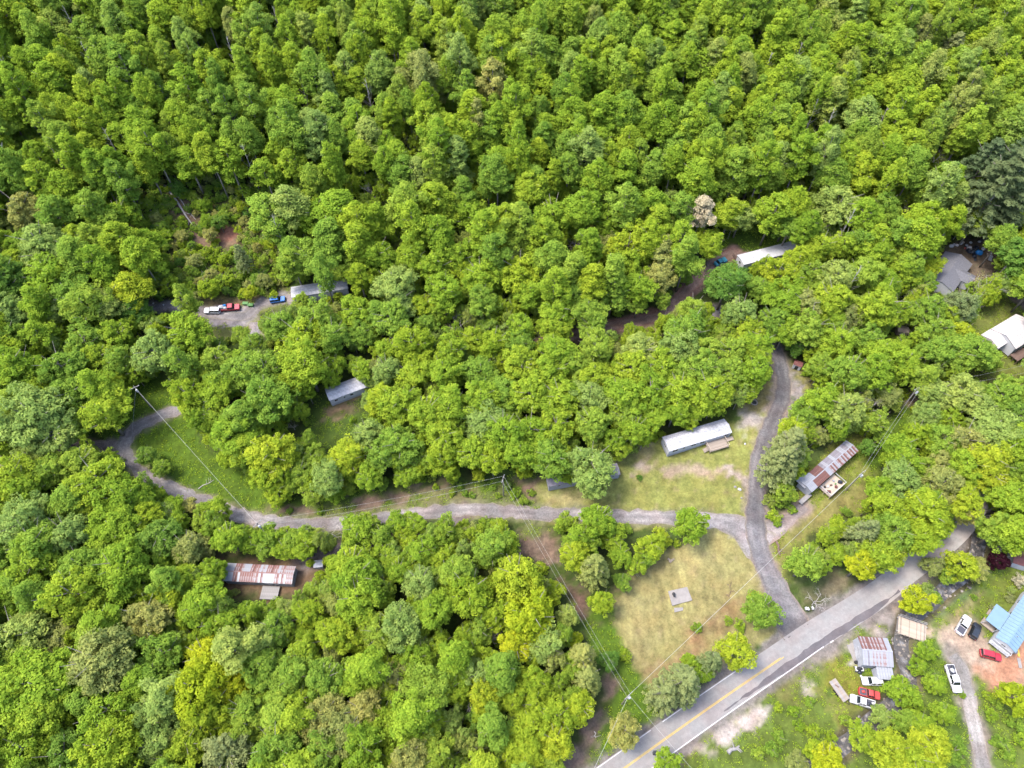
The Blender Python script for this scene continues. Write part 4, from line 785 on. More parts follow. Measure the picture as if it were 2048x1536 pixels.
# ------------------------------------------------------------------ one object each for the uncountable rest
def scatter(name, pts, protos, label, cat):
    """pts: x y z s sz rot idx ; protos: list of lists of objects joined into one instance"""
    A = np.array([p[:7] for p in pts], float)
    me = bpy.data.meshes.new(name); me.vertices.add(len(A)); me.vertices.foreach_set('co', A[:, :3].astype(np.float32).ravel())
    a = me.attributes.new('isc', 'FLOAT_VECTOR', 'POINT'); a.data.foreach_set('vector', np.stack([A[:, 3], A[:, 3], A[:, 4]], 1).astype(np.float32).ravel())
    a = me.attributes.new('irot', 'FLOAT_VECTOR', 'POINT'); a.data.foreach_set('vector', np.stack([A[:, 5] * 0, A[:, 5] * 0, A[:, 5]], 1).astype(np.float32).ravel())
    a = me.attributes.new('iidx', 'INT', 'POINT'); a.data.foreach_set('value', A[:, 6].astype(np.int32))
    o = put(bpy.data.objects.new(name, me), name, kind='stuff', label=label, cat=cat)
    g = bpy.data.node_groups.new(name + '_nodes', 'GeometryNodeTree')
    g.interface.new_socket('Geometry', in_out='INPUT', socket_type='NodeSocketGeometry'); g.interface.new_socket('Geometry', in_out='OUTPUT', socket_type='NodeSocketGeometry')
    n = g.nodes; l = g.links; gi = n.new('NodeGroupInput'); go = n.new('NodeGroupOutput'); J = n.new('GeometryNodeJoinGeometry')
    def attr(nm, ty):
        q = n.new('GeometryNodeInputNamedAttribute'); q.data_type = ty; q.inputs['Name'].default_value = nm; return [s for s in q.outputs if s.enabled and s.name == 'Attribute'][0]
    sc_, ro, ix = attr('isc', 'FLOAT_VECTOR'), attr('irot', 'FLOAT_VECTOR'), attr('iidx', 'INT')
    for k, objs in enumerate(protos):
        cm = n.new('FunctionNodeCompare'); cm.data_type = 'INT'; cm.operation = 'EQUAL'
        ii = [s for s in cm.inputs if s.enabled and s.type == 'INT']; l.new(ix, ii[0]); ii[1].default_value = k
        jj = n.new('GeometryNodeJoinGeometry')
        for ob in objs:
            oi = n.new('GeometryNodeObjectInfo'); oi.transform_space = 'ORIGINAL'; oi.inputs['Object'].default_value = ob; l.new(oi.outputs['Geometry'], jj.inputs[0])
        ip = n.new('GeometryNodeInstanceOnPoints'); l.new(gi.outputs[0], ip.inputs['Points']); l.new(cm.outputs[0], ip.inputs['Selection'])
        l.new(jj.outputs[0], ip.inputs['Instance']); l.new(sc_, ip.inputs['Scale']); l.new(ro, ip.inputs['Rotation'])
        l.new(ip.outputs[0], J.inputs[0])
    l.new(J.outputs[0], go.inputs[0]); md = o.modifiers.new('scatter', 'NODES'); md.node_group = g
    return o
def proto(kind, i):
    t = next(t for t in PLACED if t['kind'] == kind and t['i'] == i); return [c for c in COL.objects if c.parent == t['o']]
_kids = {}
for c in COL.objects:
    if c.parent: _kids.setdefault(c.parent.name, []).append(c)
def proto(kind, i):
    t = next(t for t in PLACED if t['kind'] == kind and t['i'] == i); return _kids[t['o'].name]
scatter('hillside_forest', stuffP, [proto('tall', i) for i in range(8)], 'closed green forest of slender trees covering the upper hillside', 'forest')
scatter('understorey', under, [proto('round', i) for i in range(4)], 'young leafy understorey trees filling the gaps below the taller crowns', 'forest')
# undergrowth between the stems
und = []
for _ in range(9000):
    x0, y0 = random.uniform(-230, 230), random.uniform(0, 330)
    z0 = float(terrain0(x0, y0)); px, py, d = proj(x0, y0, z0)
    if not (-30 < px < 2080 and -40 < py < 1580): continue
    if blocked(px, py, 8) or np.hypot(RPX[:, 0] - px, RPX[:, 1] - py).min() < 2600 / d + 8: continue
    if px > 1180 and py > 1060 and not (1560 < px < 2000 and py < 1110): continue
    s = random.uniform(.55, 1.2); und.append((x0, y0, z0, s, s * random.uniform(.7, 1.2), random.uniform(0, 6.28), random.randrange(4)))
    if len(und) > 4200: break
scatter('undergrowth', und, [proto('shrub', i) for i in range(4)], 'low green undergrowth covering the forest floor between the trunks', 'undergrowth')
# tall grass and weeds on the unmown banks
gxx, gyy, gz, gt = GRASSZ
def tufts(name, kinds, dens, size, label, tone, hgt, maxn):
    sel = np.isin(gz, kinds); pr = np.where(sel)[0]
    px, py, d = proj(gxx[pr], gyy[pr], terrain0(gxx[pr], gyy[pr])); ok = (px > -20) & (px < 2070) & (py > 380) & (py < 1560); pr = pr[ok]
    grn = (gt[pr, 1] > gt[pr, 0] * .98); pr = pr[grn]
    pick = rng.choice(pr, min(maxn, int(len(pr) * dens)), replace=True)
    x0 = gxx[pick] + rng.uniform(-.5, .5, len(pick)); y0 = gyy[pick] + rng.uniform(-.5, .5, len(pick)); z0 = terrain(x0, y0)
    cl = noise(x0, y0, 3, 131) + noise(x0, y0, 8, 132) * .7; k = cl > -.35; x0, y0, z0 = x0[k], y0[k], z0[k]
    C = np.stack([x0, y0, z0 + .05], 1); V, Fq, sh = leaves(C, rng.uniform(.2, .55, len(C)) * size, 7, .15, hgt, .5)
    put(bpy.data.objects.new(name, npmesh(name, V, Fq, LM[tone], attrs=sh)), name, kind='stuff', label=label, cat='grass')
tufts('tall_grass', [1], 1.0, 1.0, 'lush tall grass and weeds growing on the unmown banks and roadsides', 'b', 1.0, 15000)
# ------------------------------------------------------------------ labels of the trees
TONEW = dict(Y='bright yellow-green', y='yellow-green', b='bright green', g='mid green', d='dark green', p='pale green', o='olive', s='grey-green', k='very dark green', w='cream white', u='dark purple', n='grey-brown')
KW = dict(tall='slender tree', broad='broad tree', round='bushy tree', shrub='shrub', pine='pine', bare='twiggy tree', dead='leafless dead tree', pole='bare dead pole')
LMK = [(1400, 880, 'the long white trailer home'), (1655, 930, 'the rust-striped trailer'), (515, 1150, 'the red-rusted trailer roof'), (690, 785, 'the grey trailer'),
 (640, 568, 'the half-hidden white trailer roof'), (1525, 505, 'the bright white roof'), (1915, 535, 'the dark grey roofed house'), (2020, 670, 'the cream roofed house'), (2020, 1240, 'the blue roofed home'),
 (1750, 1310, 'the striped metal barn'), (1360, 1190, 'the concrete pad'), (1525, 1050, 'the gravel junction'), (1380, 990, 'the mown field'), (1565, 790, 'the widened gravel road'), (250, 895, 'the sharp gravel bend'), (268, 773, 'the western utility pole'),
 (513, 1045, 'the utility pole on the gravel lane'), (1005, 957, 'the utility pole on the bank'), (1257, 1390, 'the roadside utility pole'), (1838, 775, 'the north-eastern utility pole'), (450, 470, 'the red clay patch'), (460, 615, 'the loaded red truck'),
 (1825, 1255, 'the plank bridge'), (1400, 1430, 'the paved highway'), (1940, 1070, 'the shaded highway bend'), (1075, 1090, 'the brown brush patch'), (1595, 730, 'the tiny white shed'), (870, 1060, 'the spur track'), (1320, 600, 'the upper red-earth lane'), (1260, 1270, 'the tan lawn'), (1803, 660, 'the small beige box'),
 (100, 1500, 'the bottom left corner'), (700, 1500, 'the bottom edge'), (20, 1250, 'the lower left edge'), (20, 800, 'the left edge'), (20, 500, 'the middle left edge'), (2030, 950, 'the right edge'), (1000, 820, 'the centre of the picture'), (1150, 650, 'the centre of the picture'), (300, 1300, 'the lower left forest'), (900, 1350, 'the pale dead snags'), (1000, 420, 'the upper middle forest'), (700, 420, 'the upper left forest'), (1700, 420, 'the upper right forest')]
LMK += [(1404, 425, 'the cream flowering tree'), (2000, 360, 'the huge dark pine'), (745, 375, 'the leafless snag'), (60, 60, 'the top left corner'), (1990, 60, 'the top right corner'), (700, 30, 'the top edge'), (1300, 30, 'the top edge'), (30, 250, 'the upper left edge'), (1160, 115, 'the grey hillside pine')]
def direction(dx, dy):
    a = math.degrees(math.atan2(-dy, dx)) % 360
    return ['right of', 'upper right of', 'above', 'upper left of', 'left of', 'lower left of', 'below', 'lower right of'][int((a + 22.5) // 45) % 8]
seen = {}
for t in PLACED:
    dist, lm = min((math.hypot(t['px'] - a, t['py'] - b), (a, b, nm)) for a, b, nm in LMK)
    size = 'large' if t['r'] >= 40 else 'medium' if t['r'] >= 26 else 'small'
    dr = direction(t['px'] - lm[0], t['py'] - lm[1])
    if 'edge' in lm[2] or 'corner' in lm[2] or 'centre' in lm[2]: dr = 'near'
    t['dist'] = dist; t['base'] = (size, TONEW[t['tone']] if t['kind'] not in ('dead', 'pole') else 'pale', KW[t['kind']], dr + ' ' + lm[2])
    seen.setdefault(t['base'], []).append(t)
ORD = ['nearest', 'second nearest', 'third nearest', 'fourth nearest', 'fifth nearest', 'sixth nearest', 'seventh nearest', 'eighth nearest', 'ninth nearest', 'tenth nearest', 'eleventh nearest', 'twelfth nearest', 'thirteenth nearest', 'fourteenth nearest', 'fifteenth nearest', 'sixteenth nearest', 'seventeenth nearest', 'eighteenth nearest', 'nineteenth nearest', 'twentieth nearest', 'farther']
for b, L in seen.items():
    L.sort(key=lambda t: t['dist'])
    for i, t in enumerate(L):
        t['o']['label'] = ' '.join(b) if len(L) == 1 else ORD[min(i, 20)] + ' ' + ' '.join(b)
        t['o']['category'] = 'shrub' if t['kind'] == 'shrub' else 'tree'
        t['o']['group'] = {'shrub': 'shrubs on the banks and clearings', 'pine': 'pine trees', 'dead': 'bare dead trees', 'pole': 'bare dead trees', 'bare': 'thin-leaved trees', 'tall': 'slender forest trees'}.get(t['kind'], 'leafy trees around the clearings')
# ================================================================== BUILDINGS
def rrect(L, W, r, n=3, nose=0.0):
    pts = []
    for cx, cy, a0 in ((L / 2 - r, W / 2 - r, 0), (-L / 2 + r, W / 2 - r, 90), (-L / 2 + r, -W / 2 + r, 180), (L / 2 - r, -W / 2 + r, 270)):
        for k in range(n + 1):
            a = math.radians(a0 + 90 * k / n); pts.append((cx + r * math.cos(a), cy + r * math.sin(a)))
    return pts
def two(pa, pb, z, q=0):
    a, b = P(pa[0], pa[1], z), P(pb[0], pb[1], z); d = b - a
    return a, b, math.hypot(d.x, d.y), math.atan2(d.y, d.x)
def share(me, name, parent, loc=(0, 0, 0), rz=0, mat_=None):
    o = bpy.data.objects.new(name, me); put(o, name, parent, loc=loc, rz=rz)
    if mat_: o.material_slots[0].link = 'OBJECT'; o.material_slots[0].material = mat_
    return o
def window(root, x, y, z, w_, h_, side, wall='white'):
    """window with frame and pane; side +1 / -1 = long wall, 2 / -2 = end wall"""
    g = MB(); f = MB(); t = .06
    def bx(mb, u, v, uw, vh, o, th):
        if abs(side) == 1: mb.box((x + u, y + side * o, z + v), (uw, th, vh))
        else: mb.box((x + (1 if side > 0 else -1) * o, y + u, z + v), (th, uw, vh))
    bx(g, 0, 0, w_, h_, .012, .02)
    for u, v, uw, vh in ((0, h_ / 2 + .03, w_ + .12, .07), (0, -h_ / 2 - .03, w_ + .12, .07), (w_ / 2 + .03, 0, .06, h_ - .01), (-w_ / 2 - .03, 0, .06, h_ - .01), (0, 0, .04, h_ - .012)): bx(f, u, v, uw, vh, .03, .05)
    fr = f.obj('window', M[wall], root); g.obj('pane', M['glass'], fr)
def gable_home(name, label, pa, pb, zr, W, rise, wallm, panels, roofm, wins=(), door=None, skirt=True, over=.18, cat='house', ends=(), step=None, group=None, vents=True):
    """pa, pb: ends of the roof ridge in the photo. panels: list of material names laid across both slopes"""
    a, b, L, rz = two(pa, pb, zr); mid = (a + b) / 2; base = float(terrain(mid.x, mid.y)); root = empty(name, (mid.x, mid.y, base), rz, label, cat, group)
    ze = zr - rise; h0 = .55 if skirt else 0
    wl = MB(); wl.box((0, 0, h0 + (ze - h0) / 2), (L - 2 * over, W - 2 * over, ze - h0)); hx = L / 2 - over; hy = W / 2 - over
    wl.add([(-hx, -hy, ze), (-hx, hy, ze), (-hx, 0, zr - .12), (hx, -hy, ze), (hx, hy, ze), (hx, 0, zr - .12)], [(0, 2, 1), (3, 4, 5), (0, 3, 5, 2), (1, 2, 5, 4)])
    wl.obj('wall', M[wallm], root)
    if skirt:
        MB().box((0, 0, h0 / 2 - .45), (L - 2 * over - .1, W - 2 * over - .1, h0 + .9)).obj('skirting', M['siding' if wallm != 'white' else 'siding_w'], root)
    sl = math.hypot(W / 2, rise); tl = math.atan2(rise, W / 2); n = max(1, int(round(L / panels))) if panels else 1; pw = L / n
    pm = MB()
    pm.box((0, 0, 0), (pw - .035, sl, .05)); pm.box((-pw / 2 + .03, 0, .045), (.06, sl - .01, .05)) if panels else None
    me = pm.mesh('roof_panel', M['zinc'])
    for sgn in (-1, 1):
        for k in range(n):
            mm = roofm(k / max(1, n - 1), sgn) if callable(roofm) else roofm
            o = share(me, 'roof_panel' if panels else 'roof', root, (-L / 2 + pw * (k + .5), sgn * W / 4, ze + rise / 2 + .03), 0, M[mm])
            o.rotation_euler = (-sgn * tl, 0, 0)
    MB().box((0, 0, zr + .065), (L + .04, .26, .05)).obj('ridge_cap', M[roofm(.5, -1) if callable(roofm) else roofm], root)
    for (x_, z_, w_, h_) in wins: window(root, x_ * L / 2, -hy, z_, w_, h_, -1)
    for (x_, z_, w_, h_) in wins[:2]: window(root, -x_ * L / 2, hy, z_, w_, h_, 1)
    for sd_ in ends: window(root, sd_ / abs(sd_) * hx, 0, h0 + 1.4, .9, .8, sd_)
    if door is not None:
        dr = MB().box((door * L / 2, -hy - .02, h0 + 1.02), (.92, .06, 2.0)).obj('door', M['white'], root); MB().box((door * L / 2 + .34, -hy - .07, h0 + 1.0), (.06, .05, .14)).obj('handle', M['steel'], dr)
    if vents:
        for vx in (-.3, .32): MB().tube([(vx * L, -W * .17, ze + rise * .5), (vx * L, -W * .17, zr + .25)], [.09, .09], 6).obj('roof_vent', M['steel'], root)
    return root, L, ze
def deck(root, cx, cy, wx, wy, z, m, rail=True, n=10, along='x', clutter=0, railm=None, step=None):
    d = MB().box((cx, cy, z - .14), (wx - .02, wy - .02, .16)).obj('deck', M[m], root)
    bw = (wx if along == 'x' else wy) / n; me = MB().box((0, 0, 0), (bw - .02, wy, .05) if along == 'x' else (wx, bw - .02, .05)).mesh('deck_board', M[m])
    for k in range(n):
        share(me, 'board', d, (cx - wx / 2 + bw * (k + .5), cy, z - .03) if along == 'x' else (cx, cy - wy / 2 + bw * (k + .5), z - .03))
    pm = MB()
    for sx in (-1, 1):
        for sy in (-1, 0, 1): pm.box((cx + sx * (wx / 2 - .1), cy + sy * (wy / 2 - .1), z / 2 - .45), (.12, .12, z + .6))
    pm.obj('deck_posts', M[m], root)
    if rail:
        r = MB(); zz = z + .95
        r.box((cx, cy - wy / 2 + .05, zz), (wx, .12, .07)); r.box((cx - wx / 2 + .05, cy, zz), (.12, wy - .25, .07)); r.box((cx + wx / 2 - .05, cy, zz), (.12, wy - .25, .07))
        for k in range(int(wx / .35)): r.box((cx - wx / 2 + .17 + k * .35, cy - wy / 2 + .05, z + .45), (.05, .05, .92))
        for k in range(int(wy / .35)):
            for sx in (-1, 1): r.box((cx + sx * (wx / 2 - .05), cy - wy / 2 + .2 + k * .35, z + .45), (.05, .05, .92))
        r.obj('railing', M[railm or m], root)
    return d
# long white trailer home with a deck and a ramp
r1, L, ze = gable_home('mobile_home', 'long white trailer home with streaked metal roof beside the mown field', (1331, 888), (1459, 846), 3.5, 4.6, .75, 'siding_w', 1.2, lambda t, s: 'roof_w' if s < 0 else 'roof_g',  # one white roof: its dimmer far slope is painted in as grey sheet
    wins=[(-.78, 1.9, 1.5, .9), (-.5, 1.9, .6, .6), (-.2, 1.9, 1.4, .7), (.08, 1.9, 1.3, .9), (.85, 1.9, 1, .9)], door=.36, ends=(-2, 2))
deck(r1, L * .245, -3.6, 5.6, 3.0, 1.05, 'wood', True, 14, 'x', railm='wood_l')
MB().box((L * .43, -2.9, .75), (3.6, 1.2, .1)).obj('ramp', M['wood'], r1)
st = MB(); [st.box((L * .245 - 3.0 - .28 * k, -3.9, .85 - .2 * k), (.28, 1.2, .12)) for k in range(4)]; st.obj('steps', M['wood'], r1)
# rust-striped trailer with a cluttered deck
RB = random.Random(5)
def rustB(t, s): 
    if t < .12: return 'zinc_l'
    if t < .38: return 'rust_d' if s < 0 or t > .2 else 'zinc_l'
    k = int(t * 200) ; return RB.choice(('zinc', 'rust_d', 'zinc_l', 'zinc_s')) if s < 0 else RB.choice(('zinc', 'zinc_d', 'zinc_l', 'zinc_d'))
r2, L2, ze = gable_home('mobile_home', 'old trailer home with grey and rust-striped roof panels and cluttered railed deck', (1611, 973), (1707, 888), 3.3, 4.1, .5, 'siding', .5, rustB, wins=[(-.3, 1.8, .9, .8), (.5, 1.8, 1.0, .8), (.8, 1.8, .8, .7)], door=.1, ends=(2,), vents=False)
deck(r2, -L2 * .14, -3.9, 6.2, 3.6, .9, 'wood_l', True, 14, 'x', railm='white')
for k_, (dx_, dy_, sz_, m_) in enumerate(((-2.2, -.6, .9, 'roof_red'), (-1.2, .5, .7, 'white'), (.4, -.9, .8, 'roof_red'), (1.3, .6, .6, 'zinc_l'), (2.3, -.7, 1.1, 'bag'), (-.2, .2, .6, 'wood_b'), (1.0, -.3, .5, 'greenbin'), (-1.9, .9, .6, 'dark'))):
    lx_, ly_ = -L2 * .14 + dx_, -3.9 + dy_; ca_, sa_ = math.cos(r2.rotation_euler.z), math.sin(r2.rotation_euler.z)
    MB().levels([[(a * sz_, b * sz_, 0) for a, b in rrect(1, .8, .2, 2)], [(a * sz_, b * sz_, .4 * sz_) for a, b in rrect(1.05, .8, .3, 2)], [(a * sz_, b * sz_, .6 * sz_) for a, b in rrect(.6, .5, .2, 2)]]).obj('storage_bundle', M[m_], loc=(r2.location.x + lx_ * ca_ - ly_ * sa_, r2.location.y + lx_ * sa_ + ly_ * ca_, r2.location.z + .92), rz=k_ * .7,
        label='%s %s bundle from the left on the cluttered trailer deck' % (('first', 'third', 'fifth', 'seventh', 'eighth', 'fourth', 'sixth', 'second')[k_], dict(roof_red='red', white='white', zinc_l='grey', bag='black', wood_b='brown', greenbin='green', dark='dark')[m_]), cat='bundle', group='things stored on the trailer deck')
MB().box((-L2 * .56, -1.9, .55), (4.2, 1.1, .1)).obj('walkway', M['wood_g'], r2)
MB().box((-L2 * .44, 1.3, 2.6), (3.2, 3.0, .12)).obj('lean_to_roof', M['zinc_l'], r2)
# red-rusted trailer in the lower left wood
RC = random.Random(8)
r3, L3, ze = gable_home('mobile_home', 'trailer home with red rusted striped roof half hidden in the lower left wood', (450, 1143), (587, 1149), 3.2, 4.4, .6, 'siding', .55, lambda t, s: ('zinc_l' if t < .12 else RC.choice(('rust', 'rust', 'rust_d', 'zinc_l', 'zinc_s')) if t < .93 else 'zinc_s'), wins=[(-.3, 1.8, .9, .8), (.5, 1.8, 1.0, .8)], door=.3, ends=(2,), vents=False)
deck(r3, L3 * .17, -3.9, 4.2, 3.2, .7, 'wood_g', False, 10, 'x')
# grey trailer above the small dark lawn
r4, L4, ze = gable_home('mobile_home', 'grey sided trailer home with pale roof above the small shaded lawn', (653, 788), (768, 744), 3.5, 4.5, .75, 'siding_w', 1.2, lambda t, s: 'roof_g', wins=[(-.78, 1.8, .8, .7), (-.5, 1.8, .4, .6), (-.25, 1.8, .8, .7), (.3, 1.8, .8, .7)], door=.1, ends=(-2,))
r5, L5, ze = gable_home('mobile_home', 'white roofed trailer home mostly hidden behind trees by the blue car', (582, 584), (694, 564), 3.4, 4.4, .5, 'siding_w', 1.2, lambda t, s: 'roof_w', wins=[(-.5, 1.8, .8, .7), (.5, 1.8, .8, .7)], door=.2)
r6, L6, ze = gable_home('mobile_home', 'bright white roofed trailer with brown deck at the end of the upper lane', (1481, 519), (1597, 487), 3.4, 4.4, .4, 'siding_w', 1.2, lambda t, s: 'white', wins=[(-.5, 1.8, .8, .7), (.2, 1.8, .8, .7)], ends=(-2,))
deck(r6, -L6 * .36, 3.4, 5.0, 2.2, .9, 'wood_b', True, 12, 'x')
# trailer hidden below the two big lawn trees
r7, L7, ze = gable_home('mobile_home', 'low grey trailer almost covered by the two big trees on the mown field', (1094, 962), (1238, 936), 2.9, 3.4, .4, 'siding', 1.2, lambda t, s: 'zinc_d', wins=[(-.7, 1.7, .8, .6), (.8, 1.7, .8, .6)], vents=False)
# dark grey roofed house with a wing
r8, L8, ze = gable_home('house', 'house with dark grey shingle roof and junk heaped behind it', (1882, 566), (1924, 507), 4.2, 8.6, 1.4, 'siding_w', None, lambda t, s: 'roof_shingle', wins=[(-.5, 1.8, 1, .9), (.4, 1.8, 1, .9)], vents=False, skirt=False)
wg = MB(); wg.add([(-1.5, -4.2, 2.85), (3.5, -4.2, 2.85), (1, -4.2, 4.0), (1, 0, 4.05), (-1.5, -7.0, 2.75), (3.5, -7.0, 2.75), (1, -7.0, 3.9)], [(0, 2, 3), (1, 3, 2), (0, 4, 6, 2), (5, 1, 2, 6), (4, 5, 6)]); wg.obj('wing_roof', M['roof_shingle'], r8)
MB().box((1, -5.2, 1.35), (4.4, 3.2, 2.7)).obj('wing_wall', M['siding_w'], r8)
# cream roofed house
r9, L9, ze = gable_home('house', 'house with cream metal roof and white walls at the right edge', (2012, 672), (2064, 640), 5.2, 8.5, 1.6, 'siding_w', 1.1, lambda t, s: 'roof_cream', wins=[(-.6, 2.2, 1, .9), (-.1, 2.2, 1, .9)], vents=False, skirt=False, ends=(-2,))
pz = MB(); pz.add([(-5.4, -1.5, 3.4), (-5.4, 4.4, 3.4), (-5.4, 1.4, 4.5), (-9.4, -1.5, 3.2), (-9.4, 4.4, 3.2), (-9.4, 1.4, 4.3), (-2, 1.4, 4.7)], [(3, 0, 2, 5), (2, 1, 4, 5), (0, 6, 2), (1, 2, 6), (3, 5, 4)]); pz.obj('porch_roof', M['roof_cream'], r9)
MB().box((-7.3, 1.4, 1.6), (3.6, 5.2, 3.2)).obj('porch_wall', M['siding_w'], r9)
deck(r9, -L9 * .28, -5.6, 5.5, 2.6, 1.2, 'wood_b', False, 12, 'x')
# blue roofed home
r10, L10, ze = gable_home('mobile_home', 'long home with pale blue metal roof and covered porch at the right edge', (2014, 1289), (2081, 1188), 3.7, 4.7, .75, 'siding_w', 1.0, lambda t, s: 'roof_blue', wins=[(-.5, 2, 1, .9), (0, 2, 1, .9)], ends=(-2,))
MB().box((-L10 * .2, 4.0, 2.75), (5.4, 3.3, .08), 0, 0).obj('porch_roof', M['roof_blue'], r10)
po = MB(); [po.box((-L10 * .2 + a, b, 1.35), (.12, .12, 2.7)) for a in (-2.5, 2.5) for b in (2.6, 5.4)]; po.obj('porch_post', M['white'], r10)
deck(r10, -L10 / 2 - .3, 0, .9, 4.5, .9, 'white', True, 8, 'y')
MB().box((-L10 * .2, 4.0, .2), (5.2, 3.1, .3)).obj('porch_floor', M['wood'], r10)
# striped metal barn
RJ = random.Random(3)
def barnm(t, s):
    k = int(round(t * 19))
    if s > 0: return ('rust_d', 'zinc_s')[k % 2] if t < .88 else 'zinc_l'
    return 'zinc_s' if .35 < t < .8 and k % 2 else 'zinc_l' if k % 2 == 0 else 'zinc_d' if k % 3 == 0 else 'zinc'
r11, L11, ze = gable_home('barn', 'grey barn with red rusted striped roof beside the creek', (1724, 1299), (1786, 1303), 4.2, 6.3, 1.0, 'siding', .37, barnm, skirt=False, cat='barn', vents=False)
lt = MB().box((0, 0, 1.25), (3.3, 2.2, 2.5)).obj('lean_to_wall', M['siding'], r11, loc=(L11 * .5 - 1.95, -4.3, 0))
me = MB().box((0, 0, 0), (.56, 2.7, .05)).box((-.25, 0, .04), (.05, 2.68, .04)).mesh('lean_to_panel', M['zinc_l'])
for k in range(6):
    o = share(me, 'roof_panel', lt, (-1.5 + k * .6, -.05, 2.62)); o.rotation_euler = (.08, 0, 0)
MB().box((-L11 / 2 + .17, 0, 1.2), (.06, 2.4, 2.4)).obj('door', M['roof_g'], r11)
# little sheds
def shed(name, label, px, py, W, Lx, H, rz, wm, rm, cat='shed', win=False):
    p = P(px, py, H * .6); root = empty(name, (p.x, p.y, float(terrain(p.x, p.y))), rz, label, cat)
    hx, hy = Lx / 2, W / 2; r = H * .22
    mb = MB().box((0, 0, H / 2), (Lx, W, H)); mb.add([(-hx, -hy, H), (-hx, hy, H), (-hx, 0, H + r - .03), (hx, -hy, H), (hx, hy, H), (hx, 0, H + r - .03)], [(0, 2, 1), (3, 4, 5)]); mb.obj('wall', M[wm], root)
    for s in (-1, 1):
        o = MB().box((0, 0, 0), (Lx + .3, math.hypot(hy, r) + .15, .05)).obj('roof', M[rm], root, loc=(0, s * (hy / 2 + .04), H + r / 2 + .02)); o.rotation_euler = (-s * math.atan2(r, hy), 0, 0)
    MB().box((0, -hy - .015, H * .42), (Lx * .4, .05, H * .8)).obj('door', M['white' if wm != 'white' else 'glass'], root)
    return root
shed('shed', 'tiny white shed with brown roof beside the widened gravel road', 1595, 730, 1.8, 2.2, 1.9, -.5, 'white', 'roof_red')
shed('shed', 'small beige roofed box shed among the trees', 1804, 661, 2.2, 3.0, 1.6, -.2, 'wood', 'wood_l')
shed('shed', 'dull red roofed shed at the right edge above the lawn', 2042, 1121, 3.6, 4.6, 2.4, -.35, 'siding', 'roof_red')
shed('shed', 'small grey roofed box shed right of the red-rusted trailer', 638, 1129, 1.6, 2.0, 1.5, .1, 'siding', 'roof_g')
shed('outbuilding', 'small white utility box at the lower corner of the grey roofed house', 1883, 575, 2.6, 2.8, 2.2, -.45, 'white', 'roof_w')
# ------------------------------------------------------------------ plank bridge
a = P(1797, 1248, .6); b = P(1853, 1267, .6); d = b - a; LB = math.hypot(d.x, d.y); rz = math.atan2(d.y, d.x); mid = (a + b) / 2; zb = float(terrain0(mid.x, mid.y))
br = empty('footbridge', (mid.x, mid.y, zb), rz, 'wide pale plank bridge crossing the creek near the barn', 'bridge'); br.name = 'plank_bridge'
n = 34; pw = LB / n; me = MB().box((0, 0, 0), (pw - .03, 3.9, .09)).mesh('plank', M['wood_l'])
for k in range(n):
    o = share(me, 'plank', br, (-LB / 2 + pw * (k + .5), random.uniform(-.05, .05), .42), 0, M[random.choice(('wood_l', 'wood_l', 'wood_l', 'wood'))])
for s in (-1, 1):
    MB().box((0, s * 1.6, .22), (LB + .6, .3, .32)).obj('beam', M['wood_g'], br)
    q = MB().box((0, s * 2.18, .58), (LB + .3, .16, .2)); [q.box((x_, s * 2.3, .75), (.12, .12, .9)) for x_ in np.linspace(-LB / 2 + .3, LB / 2 - .3, 6)]; q.box((0, s * 2.3, 1.18), (LB, .1, .1)); q.obj('railing', M['wood_l' if s < 0 else 'wood_g'], br)
ab = MB(); [ab.box((s * (LB / 2 - .5), 0, -.7), (.8, 4.6, 1.7)) for s in (-1, 1)]; ab.obj('abutment', M['concrete'], br)
# concrete pads
def slab(label, pts, h, m='concrete'):
    w_ = PL(pts); cx = sum(p[0] for p in w_) / len(w_); cy = sum(p[1] for p in w_) / len(w_); z = max(float(terrain(*p)) for p in w_)
    return MB().prism([(p[0] - cx, p[1] - cy) for p in w_], -.5, h).obj('concrete_slab', M[m], loc=(cx, cy, z), label=label, cat='slab')
slab('square concrete pad in the middle of the tan lawn', [(1336, 1183), (1344, 1212), (1384, 1201), (1374, 1174)], .12)
slab('narrow concrete step slab below the square concrete pad', [(1348, 1216), (1349, 1225), (1366, 1221), (1366, 1215)], .14)
slab('pale concrete apron at the left side of the barn', [(1693, 1290), (1709, 1326), (1722, 1326), (1712, 1282)], .05)
# ------------------------------------------------------------------ utility poles and wires
TOP = {}
def pole(px, py, H, label, yaw, trans=True, arm=True, guy=None):
    p = P(px, py, H); z = float(terrain(p.x, p.y)); r = empty('utility_pole', (p.x, p.y, z), yaw, label, 'utility pole', 'utility poles along the power line')
    MB().tube([(0, 0, -1), (0, 0, H)], [.17, .11], 8).obj('shaft', M['pole'], r)
    if arm:
        MB().box((0, 0, H - .45), (2.4, .12, .14)).obj('crossarm', M['wood_g'], r)
        for x_ in (-1.1, 0, 1.1): MB().tube([(x_, 0, H - .38 if x_ else H), (x_, 0, H - .15 if x_ else H + .25)], [.07, .05], 6).obj('insulator', M['white'], r)
    if trans: MB().tube([(.0, -.38, H - 2.1), (0, -.38, H - 1.95), (0, -.38, H - 1.1), (0, -.38, H - 1.0)], [.22, .27, .27, .2], 10).obj('transformer', M['siding_w'], r)
    TOP[label] = Vector((p.x, p.y, z + H)); return Vector((p.x, p.y, z + H))
q1 = pole(268, 773, 10.5, 'utility pole with transformer left of the sharp gravel bend clearing', .6)
q2 = pole(513, 1046, 10, 'utility pole standing on the lower gravel lane above the rusted trailer', .9)
q3 = pole(1006, 956, 10.5, 'thin utility pole on the bank above the gravel lane', 1.3, False)
